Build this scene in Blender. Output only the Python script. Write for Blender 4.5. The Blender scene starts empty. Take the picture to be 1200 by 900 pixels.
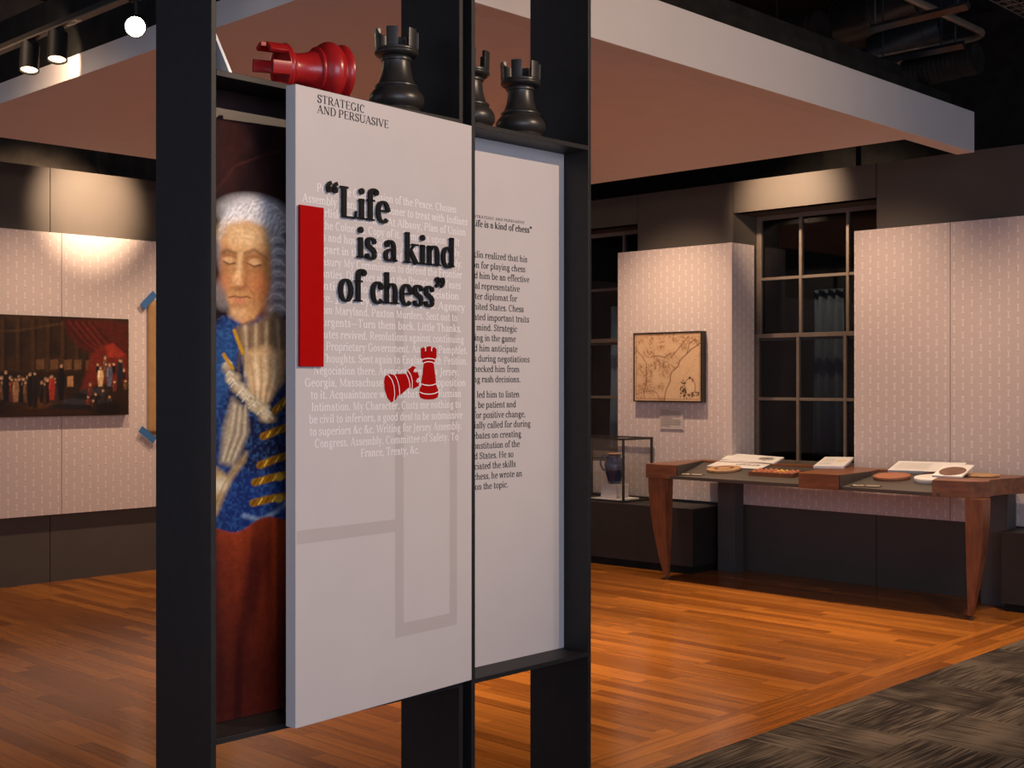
import bpy, bmesh, math, random
import numpy as np
from mathutils import Vector, Matrix

random.seed(7)
S = bpy.context.scene
COL = S.collection
R = math.radians

# ------------------------------------------------------------------ camera, world, lights, exposure
F, CX, CY, EYE = 1483.0, 600.0, 448.0, 1.5      # focal length (px), principal point, eye height
cam = bpy.data.cameras.new('camera')
cam.sensor_width = 36.0
cam.lens = 36.0 * F / 1200.0
cam.shift_y = -2.0 / 1200.0
cam.clip_start = 0.05
camo = bpy.data.objects.new('camera', cam)
COL.objects.link(camo)
camo.location = (0, 0, EYE)
camo.rotation_euler = (R(90), 0, -math.atan2(0.7182, 0.6960))
S.camera = camo

S.view_settings.view_transform = 'Standard'
S.view_settings.look = 'None'
S.view_settings.gamma = 1.0
S.view_settings.use_curve_mapping = False
S.view_settings.exposure = 0.0

W = bpy.data.worlds.new('world')
S.world = W
W.use_nodes = True
W.node_tree.nodes['Background'].inputs[0].default_value = (0.76, 0.80, 1.0, 1)
W.node_tree.nodes['Background'].inputs[1].default_value = 0.45

WARM = (1.0, 0.70, 0.46)
WARM2 = (1.0, 0.74, 0.53)


def aim(o, target):
    d = Vector(target) - o.location
    o.rotation_euler = d.to_track_quat('-Z', 'Y').to_euler()


def spot(loc, target, watt, angle, blend=0.6, col=WARM, size=0.04):
    l = bpy.data.lights.new('spot_light', 'SPOT')
    l.energy = watt
    l.color = col
    l.spot_size = R(angle)
    l.spot_blend = blend
    l.shadow_soft_size = size
    o = bpy.data.objects.new('spot_light', l)
    COL.objects.link(o)
    o.location = loc
    aim(o, target)
    return o


def area(loc, target, watt, sx, sy, col):
    l = bpy.data.lights.new('area_light', 'AREA')
    l.shape = 'RECTANGLE'
    l.size, l.size_y = sx, sy
    l.energy = watt
    l.color = col
    o = bpy.data.objects.new('area_light', l)
    COL.objects.link(o)
    o.location = loc
    aim(o, target)
    return o


# daylight from windows behind the viewer and to the left
area((-3.5, 3.0, 2.3), (5.0, 4.0, 1.0), 15, 4.0, 2.2, (0.62, 0.74, 1.0))
area((-0.5, -3.6, 2.2), (3.4, 3.0, 1.6), 165, 5.0, 2.6, (0.66, 0.76, 1.0))
# key spots on the fixture, from the right behind the viewer
spot((4.4, -1.3, 3.95), (2.30, 2.9, 1.95), 620, 46, 0.9, WARM2, 0.03)
# spread-lens spot on the portrait, from the left
o = spot((1.30, 1.45, 3.25), (2.02, 3.05, 1.45), 215, 44, 0.6, WARM2, 0.02)
o.scale = (0.13, 1, 1)
# scallop on the bulkhead above the window
spot((7.60, 5.30, 3.28), (8.55, 5.30, 2.93), 280, 62, 1.0, WARM, 0.04)
# wall washers along the right wall, hung between canopy edge and wall
spot((7.45, 6.30, 3.50), (8.5, 6.30, 0.1), 245, 88, 1.0, WARM, 0.05)
spot((7.45, 4.55, 3.50), (8.5, 4.45, 0.1), 175, 88, 1.0, WARM, 0.05)
spot((7.45, 2.85, 3.55), (8.5, 3.05, -0.1), 155, 84, 1.0, WARM, 0.05)
# left wall scallop and wash
spot((4.72, 8.10, 3.28), (4.72, 9.1, 2.89), 400, 54, 1.0, WARM, 0.04)
spot((4.3, 7.95, 3.45), (4.3, 9.05, -0.2), 170, 84, 1.0, WARM, 0.05)
spot((5.7, 7.95, 3.45), (5.7, 9.05, -0.2), 210, 84, 1.0, WARM, 0.05)
# floor pools and general gallery light
spot((5.0, 5.3, 2.95), (5.0, 5.3, 0), 640, 68, 0.9, WARM, 0.1)
spot((5.4, 1.0, 4.2), (5.2, 4.0, 0), 950, 52, 0.9, WARM, 0.1)
spot((7.42, 5.3, 3.50), (6.65, 5.2, 0), 270, 62, 0.9, WARM, 0.05)
spot((7.42, 4.1, 3.50), (6.65, 4.1, 0), 290, 62, 0.9, WARM, 0.05)
spot((7.42, 2.6, 3.60), (6.80, 2.9, 0), 190, 62, 0.9, WARM, 0.05)
spot((1.9, 6.0, 4.2), (2.6, 5.9, 0), 210, 80, 0.9, WARM, 0.1)
spot((4.6, 0.4, 4.2), (5.2, 2.6, 0), 150, 80, 0.9, WARM, 0.1)
# light on the canopy beam
spot((3.6, 0.3, 2.9), (4.8, 3.6, 3.1), 240, 64, 0.9, WARM, 0.1)

# ------------------------------------------------------------------ projection helpers (photo pixel -> point on a known plane)


def _uv(X, Z):
    return 0.6959 * X + 0.7182 * Z, -0.7181 * X + 0.6960 * Z


def atz(x, y, z):
    Z = F * (EYE - z) / (y - CY)
    u, v = _uv((x - CX) / F * Z, Z)
    return Vector((u, v, z))


def atu(x, y, u0):
    t = (x - CX) / F
    Z = u0 / (0.6959 * t + 0.7182)
    u, v = _uv(t * Z, Z)
    return Vector((u0, v, EYE + (CY - y) / F * Z))


def atv(x, y, v0):
    t = (x - CX) / F
    Z = v0 / (-0.7181 * t + 0.6960)
    u, v = _uv(t * Z, Z)
    return Vector((u, v0, EYE + (CY - y) / F * Z))


# ------------------------------------------------------------------ materials


def mat(name, col, rough=0.5, metal=0.0, var=0.08, scale=20.0, bump=0.0, bscale=200.0, spec=0.5, coat=0.0, stretch=None):
    m = bpy.data.materials.new(name)
    m.use_nodes = True
    nt = m.node_tree
    b = nt.nodes['Principled BSDF']
    b.inputs['Roughness'].default_value = rough
    b.inputs['Metallic'].default_value = metal
    b.inputs['Specular IOR Level'].default_value = spec
    b.inputs['Coat Weight'].default_value = coat
    tc = nt.nodes.new('ShaderNodeTexCoord')
    src = tc.outputs['Object']
    if stretch:
        mp = nt.nodes.new('ShaderNodeMapping')
        mp.inputs['Scale'].default_value = stretch
        nt.links.new(src, mp.inputs[0])
        src = mp.outputs[0]
    n = nt.nodes.new('ShaderNodeTexNoise')
    n.inputs['Scale'].default_value = scale
    n.inputs['Detail'].default_value = 4
    nt.links.new(src, n.inputs['Vector'])
    r = nt.nodes.new('ShaderNodeValToRGB')
    c = np.array(col)
    r.color_ramp.elements[0].position = 0.3
    r.color_ramp.elements[1].position = 0.7
    r.color_ramp.elements[0].color = (*np.clip(c * (1 - var), 0, 1), 1)
    r.color_ramp.elements[1].color = (*np.clip(c * (1 + var), 0, 1), 1)
    nt.links.new(n.outputs['Fac'], r.inputs[0])
    nt.links.new(r.outputs[0], b.inputs['Base Color'])
    if bump:
        n2 = nt.nodes.new('ShaderNodeTexNoise')
        n2.inputs['Scale'].default_value = bscale
        nt.links.new(tc.outputs['Object'], n2.inputs['Vector'])
        bp = nt.nodes.new('ShaderNodeBump')
        bp.inputs['Strength'].default_value = bump
        bp.inputs['Distance'].default_value = 0.002
        nt.links.new(n2.outputs['Fac'], bp.inputs['Height'])
        nt.links.new(bp.outputs[0], b.inputs['Normal'])
    return m


def mth(nt, op, a, b=None):
    n = nt.nodes.new('ShaderNodeMath')
    n.operation = op
    for i, x in enumerate((a, b)):
        if x is None:
            continue
        if isinstance(x, (int, float)):
            n.inputs[i].default_value = x
        else:
            nt.links.new(x, n.inputs[i])
    return n.outputs[0]


def mixc(nt, fac, c1, c2, blend='MIX'):
    n = nt.nodes.new('ShaderNodeMix')
    n.data_type = 'RGBA'
    n.blend_type = blend
    for sock, x in ((n.inputs[0], fac), (n.inputs[6], c1), (n.inputs[7], c2)):
        if isinstance(x, (int, float)):
            sock.default_value = x
        elif isinstance(x, tuple):
            sock.default_value = (*x, 1)
        else:
            nt.links.new(x, sock)
    return n.outputs[2]


def pattern_mat(name, axis):
    """textured wallcovering: staggered small hourglass motifs, slightly raised and lighter"""
    m = bpy.data.materials.new(name)
    m.use_nodes = True
    nt = m.node_tree
    b = nt.nodes['Principled BSDF']
    b.inputs['Roughness'].default_value = 0.55
    g = nt.nodes.new('ShaderNodeNewGeometry')
    sp = nt.nodes.new('ShaderNodeSeparateXYZ')
    nt.links.new(g.outputs['Position'], sp.inputs[0])
    a = sp.outputs[axis]
    z = sp.outputs[2]
    A = mth(nt, 'DIVIDE', a, 0.064)
    colr = mth(nt, 'FLOOR', A)
    half = mth(nt, 'MULTIPLY', mth(nt, 'FLOORED_MODULO', colr, 2.0), 0.5)
    Zc = mth(nt, 'ADD', mth(nt, 'DIVIDE', z, 0.089), half)
    fz = mth(nt, 'ABSOLUTE', mth(nt, 'MULTIPLY', mth(nt, 'SUBTRACT', mth(nt, 'FRACT', Zc), 0.5), 0.089))
    fa = mth(nt, 'ABSOLUTE', mth(nt, 'MULTIPLY', mth(nt, 'SUBTRACT', mth(nt, 'FRACT', A), 0.5), 0.064))
    w = mth(nt, 'ADD', mth(nt, 'MULTIPLY', mth(nt, 'POWER', mth(nt, 'DIVIDE', fz, 0.0255), 1.5), 0.007), 0.0055)
    inx = mth(nt, 'MULTIPLY', mth(nt, 'SUBTRACT', w, fa), 700.0)
    inz = mth(nt, 'MULTIPLY', mth(nt, 'SUBTRACT', 0.0255, fz), 700.0)
    cl = nt.nodes.new('ShaderNodeClamp')
    nt.links.new(mth(nt, 'MINIMUM', inx, inz), cl.inputs[0])
    mask = cl.outputs[0]
    n = nt.nodes.new('ShaderNodeTexNoise')
    n.inputs['Scale'].default_value = 260
    nt.links.new(g.outputs['Position'], n.inputs['Vector'])
    base = mixc(nt, n.outputs['Fac'], (0.55, 0.45, 0.42), (0.60, 0.50, 0.47))
    c = mixc(nt, mask, base, (0.71, 0.62, 0.585))
    nt.links.new(c, b.inputs['Base Color'])
    bp = nt.nodes.new('ShaderNodeBump')
    bp.inputs['Strength'].default_value = 0.8
    bp.inputs['Distance'].default_value = 0.003
    nt.links.new(mask, bp.inputs['Height'])
    nt.links.new(bp.outputs[0], b.inputs['Normal'])
    return m


def plank_mat(name, along, dark=1.0):
    """oak strip floor, boards running along axis 'along' (0=u, 1=v)"""
    m = bpy.data.materials.new(name)
    m.use_nodes = True
    nt = m.node_tree
    b = nt.nodes['Principled BSDF']
    g = nt.nodes.new('ShaderNodeNewGeometry')
    sp = nt.nodes.new('ShaderNodeSeparateXYZ')
    nt.links.new(g.outputs['Position'], sp.inputs[0])
    L = sp.outputs[along]
    Wd = sp.outputs[1 - along]
    cb = nt.nodes.new('ShaderNodeCombineXYZ')
    row = mth(nt, 'FLOOR', mth(nt, 'DIVIDE', Wd, 0.083))
    wn = nt.nodes.new('ShaderNodeTexWhiteNoise')
    wn.noise_dimensions = '1D'
    nt.links.new(row, wn.inputs['W'])
    Ls = mth(nt, 'ADD', L, mth(nt, 'MULTIPLY', wn.outputs['Value'], 3.7))
    brd = mth(nt, 'FLOOR', mth(nt, 'DIVIDE', Ls, 1.05))
    nt.links.new(row, cb.inputs[0])
    nt.links.new(brd, cb.inputs[1])
    w2 = nt.nodes.new('ShaderNodeTexWhiteNoise')
    w2.noise_dimensions = '2D'
    nt.links.new(cb.outputs[0], w2.inputs['Vector'])
    tone = w2.outputs['Value']
    # grain
    c2 = nt.nodes.new('ShaderNodeCombineXYZ')
    nt.links.new(mth(nt, 'MULTIPLY', L, 2.2), c2.inputs[0])
    nt.links.new(mth(nt, 'MULTIPLY', Wd, 45.0), c2.inputs[1])
    nt.links.new(mth(nt, 'MULTIPLY', tone, 20.0), c2.inputs[2])
    n = nt.nodes.new('ShaderNodeTexNoise')
    n.inputs['Scale'].default_value = 1.0
    n.inputs['Detail'].default_value = 5
    n.inputs['Distortion'].default_value = 0.6
    nt.links.new(c2.outputs[0], n.inputs['Vector'])
    r = nt.nodes.new('ShaderNodeValToRGB')
    e = r.color_ramp.elements
    e[0].position, e[1].position = 0.30, 0.72
    e[0].color = (0.19 * dark, 0.058 * dark, 0.008 * dark, 1)
    e[1].color = (0.44 * dark, 0.155 * dark, 0.024 * dark, 1)
    nt.links.new(mth(nt, 'ADD', mth(nt, 'MULTIPLY', n.outputs['Fac'], 0.55), mth(nt, 'ADD', mth(nt, 'MULTIPLY', tone, 0.34), 0.04)), r.inputs[0])
    # seams
    fw = mth(nt, 'ABSOLUTE', mth(nt, 'SUBTRACT', mth(nt, 'FRACT', mth(nt, 'DIVIDE', Wd, 0.083)), 0.5))
    fl = mth(nt, 'ABSOLUTE', mth(nt, 'SUBTRACT', mth(nt, 'FRACT', mth(nt, 'DIVIDE', Ls, 1.05)), 0.5))
    seam = mth(nt, 'MAXIMUM', mth(nt, 'GREATER_THAN', fw, 0.486), mth(nt, 'GREATER_THAN', fl, 0.4985))
    c = mixc(nt, mth(nt, 'MULTIPLY', seam, 0.55), r.outputs[0], (0.07, 0.022, 0.006))
    nt.links.new(c, b.inputs['Base Color'])
    nt.links.new(mth(nt, 'ADD', mth(nt, 'MULTIPLY', n.outputs['Fac'], 0.12), 0.13), b.inputs['Roughness'])
    bp = nt.nodes.new('ShaderNodeBump')
    bp.inputs['Strength'].default_value = 0.14
    bp.inputs['Distance'].default_value = 0.0012
    nt.links.new(mth(nt, 'SUBTRACT', mth(nt, 'MULTIPLY', n.outputs['Fac'], 0.35), seam), bp.inputs['Height'])
    nt.links.new(bp.outputs[0], b.inputs['Normal'])
    return m


def carpet_mat(name):
    m = bpy.data.materials.new(name)
    m.use_nodes = True
    nt = m.node_tree
    b = nt.nodes['Principled BSDF']
    b.inputs['Roughness'].default_value = 0.95
    b.inputs['Specular IOR Level'].default_value = 0.1
    g = nt.nodes.new('ShaderNodeNewGeometry')
    sp = nt.nodes.new('ShaderNodeSeparateXYZ')
    nt.links.new(g.outputs['Position'], sp.inputs[0])
    u, v = sp.outputs[0], sp.outputs[1]
    v = mth(nt, 'ADD', v, 0.01)

    def streak(a, bb, sa, sb):
        c = nt.nodes.new('ShaderNodeCombineXYZ')
        nt.links.new(mth(nt, 'MULTIPLY', a, sa), c.inputs[0])
        nt.links.new(mth(nt, 'MULTIPLY', bb, sb), c.inputs[1])
        n = nt.nodes.new('ShaderNodeTexNoise')
        n.inputs['Scale'].default_value = 1.0
        n.inputs['Detail'].default_value = 2.5
        nt.links.new(c.outputs[0], n.inputs['Vector'])
        return n.outputs['Fac']
    s1 = streak(u, v, 3.6, 88.0)
    s2 = streak(v, u, 3.6, 88.0)
    tu = mth(nt, 'FLOOR', mth(nt, 'DIVIDE', u, 0.5))
    tv = mth(nt, 'FLOOR', mth(nt, 'DIVIDE', v, 0.5))
    chk = mth(nt, 'FLOORED_MODULO', mth(nt, 'ADD', tu, tv), 2.0)
    st = mth(nt, 'ADD', mth(nt, 'MULTIPLY', s1, chk), mth(nt, 'MULTIPLY', s2, mth(nt, 'SUBTRACT', 1.0, chk)))
    cbn = nt.nodes.new('ShaderNodeCombineXYZ')
    nt.links.new(tu, cbn.inputs[0])
    nt.links.new(tv, cbn.inputs[1])
    wn = nt.nodes.new('ShaderNodeTexWhiteNoise')
    wn.noise_dimensions = '2D'
    nt.links.new(cbn.outputs[0], wn.inputs['Vector'])
    big = mth(nt, 'ADD', streak(u, v, 2.2, 4.5), mth(nt, 'MULTIPLY', wn.outputs['Value'], 0.22))
    fine = streak(u, v, 420.0, 420.0)
    val = mth(nt, 'ADD', mth(nt, 'ADD', mth(nt, 'MULTIPLY', st, 0.62), mth(nt, 'MULTIPLY', big, 0.40)), mth(nt, 'MULTIPLY', mth(nt, 'SUBTRACT', fine, 0.5), 0.40))
    r = nt.nodes.new('ShaderNodeValToRGB')
    e = r.color_ramp.elements
    e[0].position, e[1].position = 0.50, 0.68
    e[0].color = (0.020, 0.016, 0.015, 1)
    e[1].color = (0.135, 0.108, 0.084, 1)
    nt.links.new(val, r.inputs[0])
    nt.links.new(r.outputs[0], b.inputs['Base Color'])
    bp = nt.nodes.new('ShaderNodeBump')
    bp.inputs['Strength'].default_value = 0.6
    bp.inputs['Distance'].default_value = 0.003
    nt.links.new(fine, bp.inputs['Height'])
    nt.links.new(bp.outputs[0], b.inputs['Normal'])
    return m


def vcol_mat(name, rough=0.5, spec=0.4):
    m = bpy.data.materials.new(name)
    m.use_nodes = True
    nt = m.node_tree
    b = nt.nodes['Principled BSDF']
    b.inputs['Roughness'].default_value = rough
    b.inputs['Specular IOR Level'].default_value = spec
    a = nt.nodes.new('ShaderNodeVertexColor')
    a.layer_name = 'paint'
    nt.links.new(a.outputs[0], b.inputs['Base Color'])
    return m


def glass_mat(name, tint=(0.9, 0.95, 0.95), refl=0.03):
    m = bpy.data.materials.new(name)
    m.use_nodes = True
    nt = m.node_tree
    for n in list(nt.nodes):
        nt.nodes.remove(n)
    out = nt.nodes.new('ShaderNodeOutputMaterial')
    t = nt.nodes.new('ShaderNodeBsdfTransparent')
    t.inputs[0].default_value = (*tint, 1)
    g = nt.nodes.new('ShaderNodeBsdfGlossy')
    g.inputs['Roughness'].default_value = 0.02
    mx = nt.nodes.new('ShaderNodeMixShader')
    lw = nt.nodes.new('ShaderNodeLayerWeight')
    lw.inputs['Blend'].default_value = 0.5
    nt.links.new(mth(nt, 'ADD', mth(nt, 'MULTIPLY', mth(nt, 'POWER', lw.outputs['Facing'], 4.0), 0.5), refl), mx.inputs[0])
    nt.links.new(t.outputs[0], mx.inputs[1])
    nt.links.new(g.outputs[0], mx.inputs[2])
    nt.links.new(mx.outputs[0], out.inputs[0])
    return m


def emit_mat(name, col, s):
    m = bpy.data.materials.new(name)
    m.use_nodes = True
    b = m.node_tree.nodes['Principled BSDF']
    b.inputs['Emission Color'].default_value = (*col, 1)
    b.inputs['Emission Strength'].default_value = s
    return m


M = {}
M['frame'] = mat('dark_painted_steel', (0.016, 0.014, 0.014), 0.5, 0.0, 0.15, 30, 0.05, 400, spec=0.3)
M['panel'] = mat('panel_paint', (0.62, 0.55, 0.52), 0.42, 0, 0.015, 8, 0.04, 500)
M['stripe'] = mat('tonal_stripe_ink', (0.53, 0.455, 0.425), 0.45, 0, 0.02, 8)
M['white_ink'] = mat('white_ink', (0.90, 0.83, 0.80), 0.5, 0, 0.02, 60)
M['black_ink'] = mat('black_ink', (0.008, 0.0075, 0.008), 0.5, 0, 0.1, 60, spec=0.15)
M['red'] = mat('red_paint', (0.43, 0.0012, 0.0012), 0.6, 0, 0.05, 30, spec=0.06)
M['red_ink'] = mat('red_ink', (0.40, 0.002, 0.002), 0.6, 0, 0.04, 40, spec=0.06)
M['red_gloss'] = mat('red_lacquer', (0.42, 0.014, 0.014), 0.30, 0, 0.06, 30, coat=0.3)
M['black_sat'] = mat('black_satin', (0.030, 0.025, 0.021), 0.36, 0, 0.1, 30)
M['can_black'] = mat('black_lamp_paint', (0.014, 0.012, 0.011), 0.5, 0, 0.1, 30, spec=0.2)
M['white'] = mat('white_board', (0.76, 0.74, 0.73), 0.45, 0, 0.03, 20)
M['grey_wall'] = mat('taupe_wall_paint', (0.066, 0.053, 0.043), 0.7, 0, 0.05, 5, 0.08, 250)
M['soffit'] = mat('soffit_paint', (0.60, 0.54, 0.51), 0.7, 0, 0.02, 6, 0.05, 300)
M['canopy'] = mat('soffit_paint_bounce_tint', (0.62, 0.56, 0.56), 0.7, 0, 0.02, 6, 0.05, 300)  # same paint as the soffit, tinted bluer to offset warm floor bounce
M['black'] = mat('black_ceiling_paint', (0.012, 0.011, 0.010), 0.8, 0, 0.35, 9, 0.6, 30, spec=0.15)
M['duct'] = mat('black_duct_metal', (0.022, 0.024, 0.028), 0.32, 0.3, 0.3, 12)
M['concrete'] = mat('dark_concrete', (0.085, 0.068, 0.055), 0.85, 0, 0.35, 7, 0.4, 60)
M['wood'] = mat('cherry_wood', (0.175, 0.064, 0.027), 0.33, 0, 0.35, 3.0, 0.05, 150, stretch=(9, 1.6, 9))
M['wood_leg'] = mat('cherry_wood_leg', (0.185, 0.066, 0.028), 0.35, 0, 0.35, 3.0, 0.05, 150, stretch=(9, 9, 1.6))
M['table_top'] = mat('dark_laminate', (0.060, 0.050, 0.042), 0.45, 0, 0.1, 60, 0.05, 300)
M['pedestal'] = mat('charcoal_paint', (0.078, 0.068, 0.064), 0.6, 0, 0.06, 10, 0.05, 300)
M['plinth'] = mat('black_stained_wood', (0.020, 0.016, 0.014), 0.5, 0, 0.25, 4, 0.1, 120, stretch=(2, 2, 25))
M['muntin'] = mat('bronze_paint', (0.13, 0.10, 0.078), 0.5, 0, 0.1, 20)
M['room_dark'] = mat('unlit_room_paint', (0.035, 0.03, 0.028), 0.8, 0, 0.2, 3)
M['glass'] = glass_mat('clear_glass', (0.994, 0.997, 0.996))
M['win_glass'] = glass_mat('window_glass', (0.75, 0.78, 0.80))
M['jug'] = mat('blue_glaze', (0.012, 0.024, 0.068), 0.14, 0, 0.3, 14, coat=0.6)
M['jug_rim'] = mat('bare_clay', (0.50, 0.30, 0.18), 0.7, 0, 0.1, 30)
M['acrylic'] = mat('frosted_acrylic', (0.60, 0.54, 0.52), 0.25, 0, 0.03, 20)
M['curtain'] = mat('reflection_sheet_fabric', (0.055, 0.068, 0.080), 0.9, 0, 0.1, 30)  # for the sheet replacing a window reflection; darkened against the washer light
M['curtain_pale'] = mat('pale_blue_curtain_fabric', (0.42, 0.52, 0.62), 0.9, 0, 0.1, 30)
M['paper'] = mat('brown_kraft_paper', (0.33, 0.185, 0.075), 0.8, 0, 0.12, 14, 0.3, 40)
M['tape'] = mat('blue_tape', (0.03, 0.13, 0.33), 0.6, 0, 0.08, 60)
M['map_frame'] = mat('dark_frame_wood', (0.022, 0.016, 0.010), 0.35, 0, 0.2, 20)
M['gilt'] = mat('gilt_edge', (0.34, 0.22, 0.10), 0.4, 0.4, 0.15, 40)
M['tan_disc'] = mat('tan_wood_disc', (0.42, 0.24, 0.11), 0.5, 0, 0.25, 30)
M['terra'] = mat('terracotta', (0.34, 0.13, 0.065), 0.6, 0, 0.15, 40)
M['tray'] = mat('tray_wood', (0.14, 0.05, 0.022), 0.4, 0, 0.3, 10)
M['copper'] = mat('copper_piece', (0.55, 0.20, 0.11), 0.35, 0.35, 0.3, 60)
M['gold'] = mat('gold_piece', (0.75, 0.45, 0.12), 0.35, 0.4, 0.25, 60)
M['oval'] = mat('brown_oval_wood', (0.16, 0.075, 0.05), 0.4, 0, 0.3, 14)
M['conduit'] = mat('conduit_metal', (0.22, 0.17, 0.13), 0.4, 0.5, 0.15, 20)
M['chrome'] = mat('bright_metal', (0.6, 0.6, 0.6), 0.25, 1.0, 0.05, 20)
M['lamp_lit'] = emit_mat('lit_lamp_lens', (1.0, 0.80, 0.55), 60.0)
M['lamp_rim'] = emit_mat('lit_lamp_face', (1.0, 0.72, 0.42), 5.0)
M['ink_grey'] = mat('grey_ink', (0.20, 0.16, 0.15), 0.6, 0, 0.1, 60)
M['pattern_u'] = pattern_mat('hourglass_wallcovering_left', 0)
M['pattern_v'] = pattern_mat('hourglass_wallcovering_right', 1)

# ------------------------------------------------------------------ mesh helpers


class MB:
    def __init__(s):
        s.v, s.f = [], []

    def add(s, vs, fs):
        n = len(s.v)
        s.v += [tuple(p) for p in vs]
        s.f += [tuple(i + n for i in f) for f in fs]
        return s

    def box(s, x0, x1, y0, y1, z0, z1):
        p = [(x, y, z) for z in (z0, z1) for y in (y0, y1) for x in (x0, x1)]
        return s.add(p, [(0, 2, 3, 1), (4, 5, 7, 6), (0, 1, 5, 4), (2, 6, 7, 3), (0, 4, 6, 2), (1, 3, 7, 5)])

    def hexa(s, bot, top):
        n = len(bot)
        fs = [tuple(reversed(range(n))), tuple(range(n, 2 * n))]
        fs += [(i, (i + 1) % n, n + (i + 1) % n, n + i) for i in range(n)]
        return s.add(list(bot) + list(top), fs)

    def prism(s, poly, z0, z1):
        return s.hexa([(x, y, z0) for x, y in poly], [(x, y, z1) for x, y in poly])

    def slab(s, quad, nrm, t):
        n = Vector(nrm).normalized() * t
        return s.hexa([Vector(q) for q in quad], [Vector(q) + n for q in quad])

    def tube(s, pts, r, n=10, cap=True):
        pts = [Vector(p) for p in pts]
        rs = r if isinstance(r, (list, tuple)) else [r] * len(pts)
        rings = []
        for i, p in enumerate(pts):
            d = (pts[min(i + 1, len(pts) - 1)] - pts[max(i - 1, 0)]).normalized()
            a = Vector((0, 0, 1)) if abs(d.z) < 0.9 else Vector((1, 0, 0))
            x = d.cross(a).normalized()
            y = d.cross(x)
            rings.append([p + (x * math.cos(2 * math.pi * k / n) + y * math.sin(2 * math.pi * k / n)) * rs[i] for k in range(n)])
        vs = [q for g in rings for q in g]
        fs = [(i * n + k, i * n + (k + 1) % n, (i + 1) * n + (k + 1) % n, (i + 1) * n + k) for i in range(len(pts) - 1) for k in range(n)]
        if cap:
            fs += [tuple(reversed(range(n))), tuple((len(pts) - 1) * n + k for k in range(n))]
        return s.add(vs, fs)

    def lathe(s, prof, n=48, c=(0, 0, 0), rot=None):
        vs = []
        for r, z in prof:
            for k in range(n):
                p = Vector((r * math.cos(2 * math.pi * k / n), r * math.sin(2 * math.pi * k / n), z))
                if rot:
                    p = rot @ p
                vs.append(p + Vector(c))
        m = len(prof)
        fs = [(i * n + k, i * n + (k + 1) % n, (i + 1) * n + (k + 1) % n, (i + 1) * n + k) for i in range(m - 1) for k in range(n)]
        fs += [tuple(reversed(range(n))), tuple((m - 1) * n + k for k in range(n))]
        return s.add(vs, fs)

    def build(s, name, material, parent=None, smooth=False, bevel=0.0, angle=40):
        me = bpy.data.meshes.new(name)
        me.from_pydata(s.v, [], s.f)
        me.materials.append(material)
        bm = bmesh.new()
        bm.from_mesh(me)
        bmesh.ops.recalc_face_normals(bm, faces=bm.faces)
        bm.to_mesh(me)
        bm.free()
        if smooth:
            me.shade_smooth()
            me.set_sharp_from_angle(angle=R(angle))
        o = bpy.data.objects.new(name, me)
        COL.objects.link(o)
        if parent:
            o.parent = parent
            o.matrix_parent_inverse = Matrix.Translation(-parent.location)
        if bevel:
            b = o.modifiers.new('bevel', 'BEVEL')
            b.width = bevel
            b.segments = 2
            b.limit_method = 'ANGLE'
        return o


def tag(o, label, cat, group=None):
    o['label'] = label
    o['category'] = cat
    if group:
        o['group'] = group
    return o


def thing(name, label, cat, loc=(0, 0, 0), group=None):
    o = bpy.data.objects.new(name, None)
    o.empty_display_size = 0.1
    COL.objects.link(o)
    o.location = loc
    return tag(o, label, cat, group)


def struct(mb, name, material, bevel=0.0, parent=None):
    o = mb.build(name, material, parent, bevel=bevel)
    if not parent:
        o['kind'] = 'structure'
    return o


def flat(mb, pts):
    mb.add(pts, [tuple(range(len(pts)))])


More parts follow.
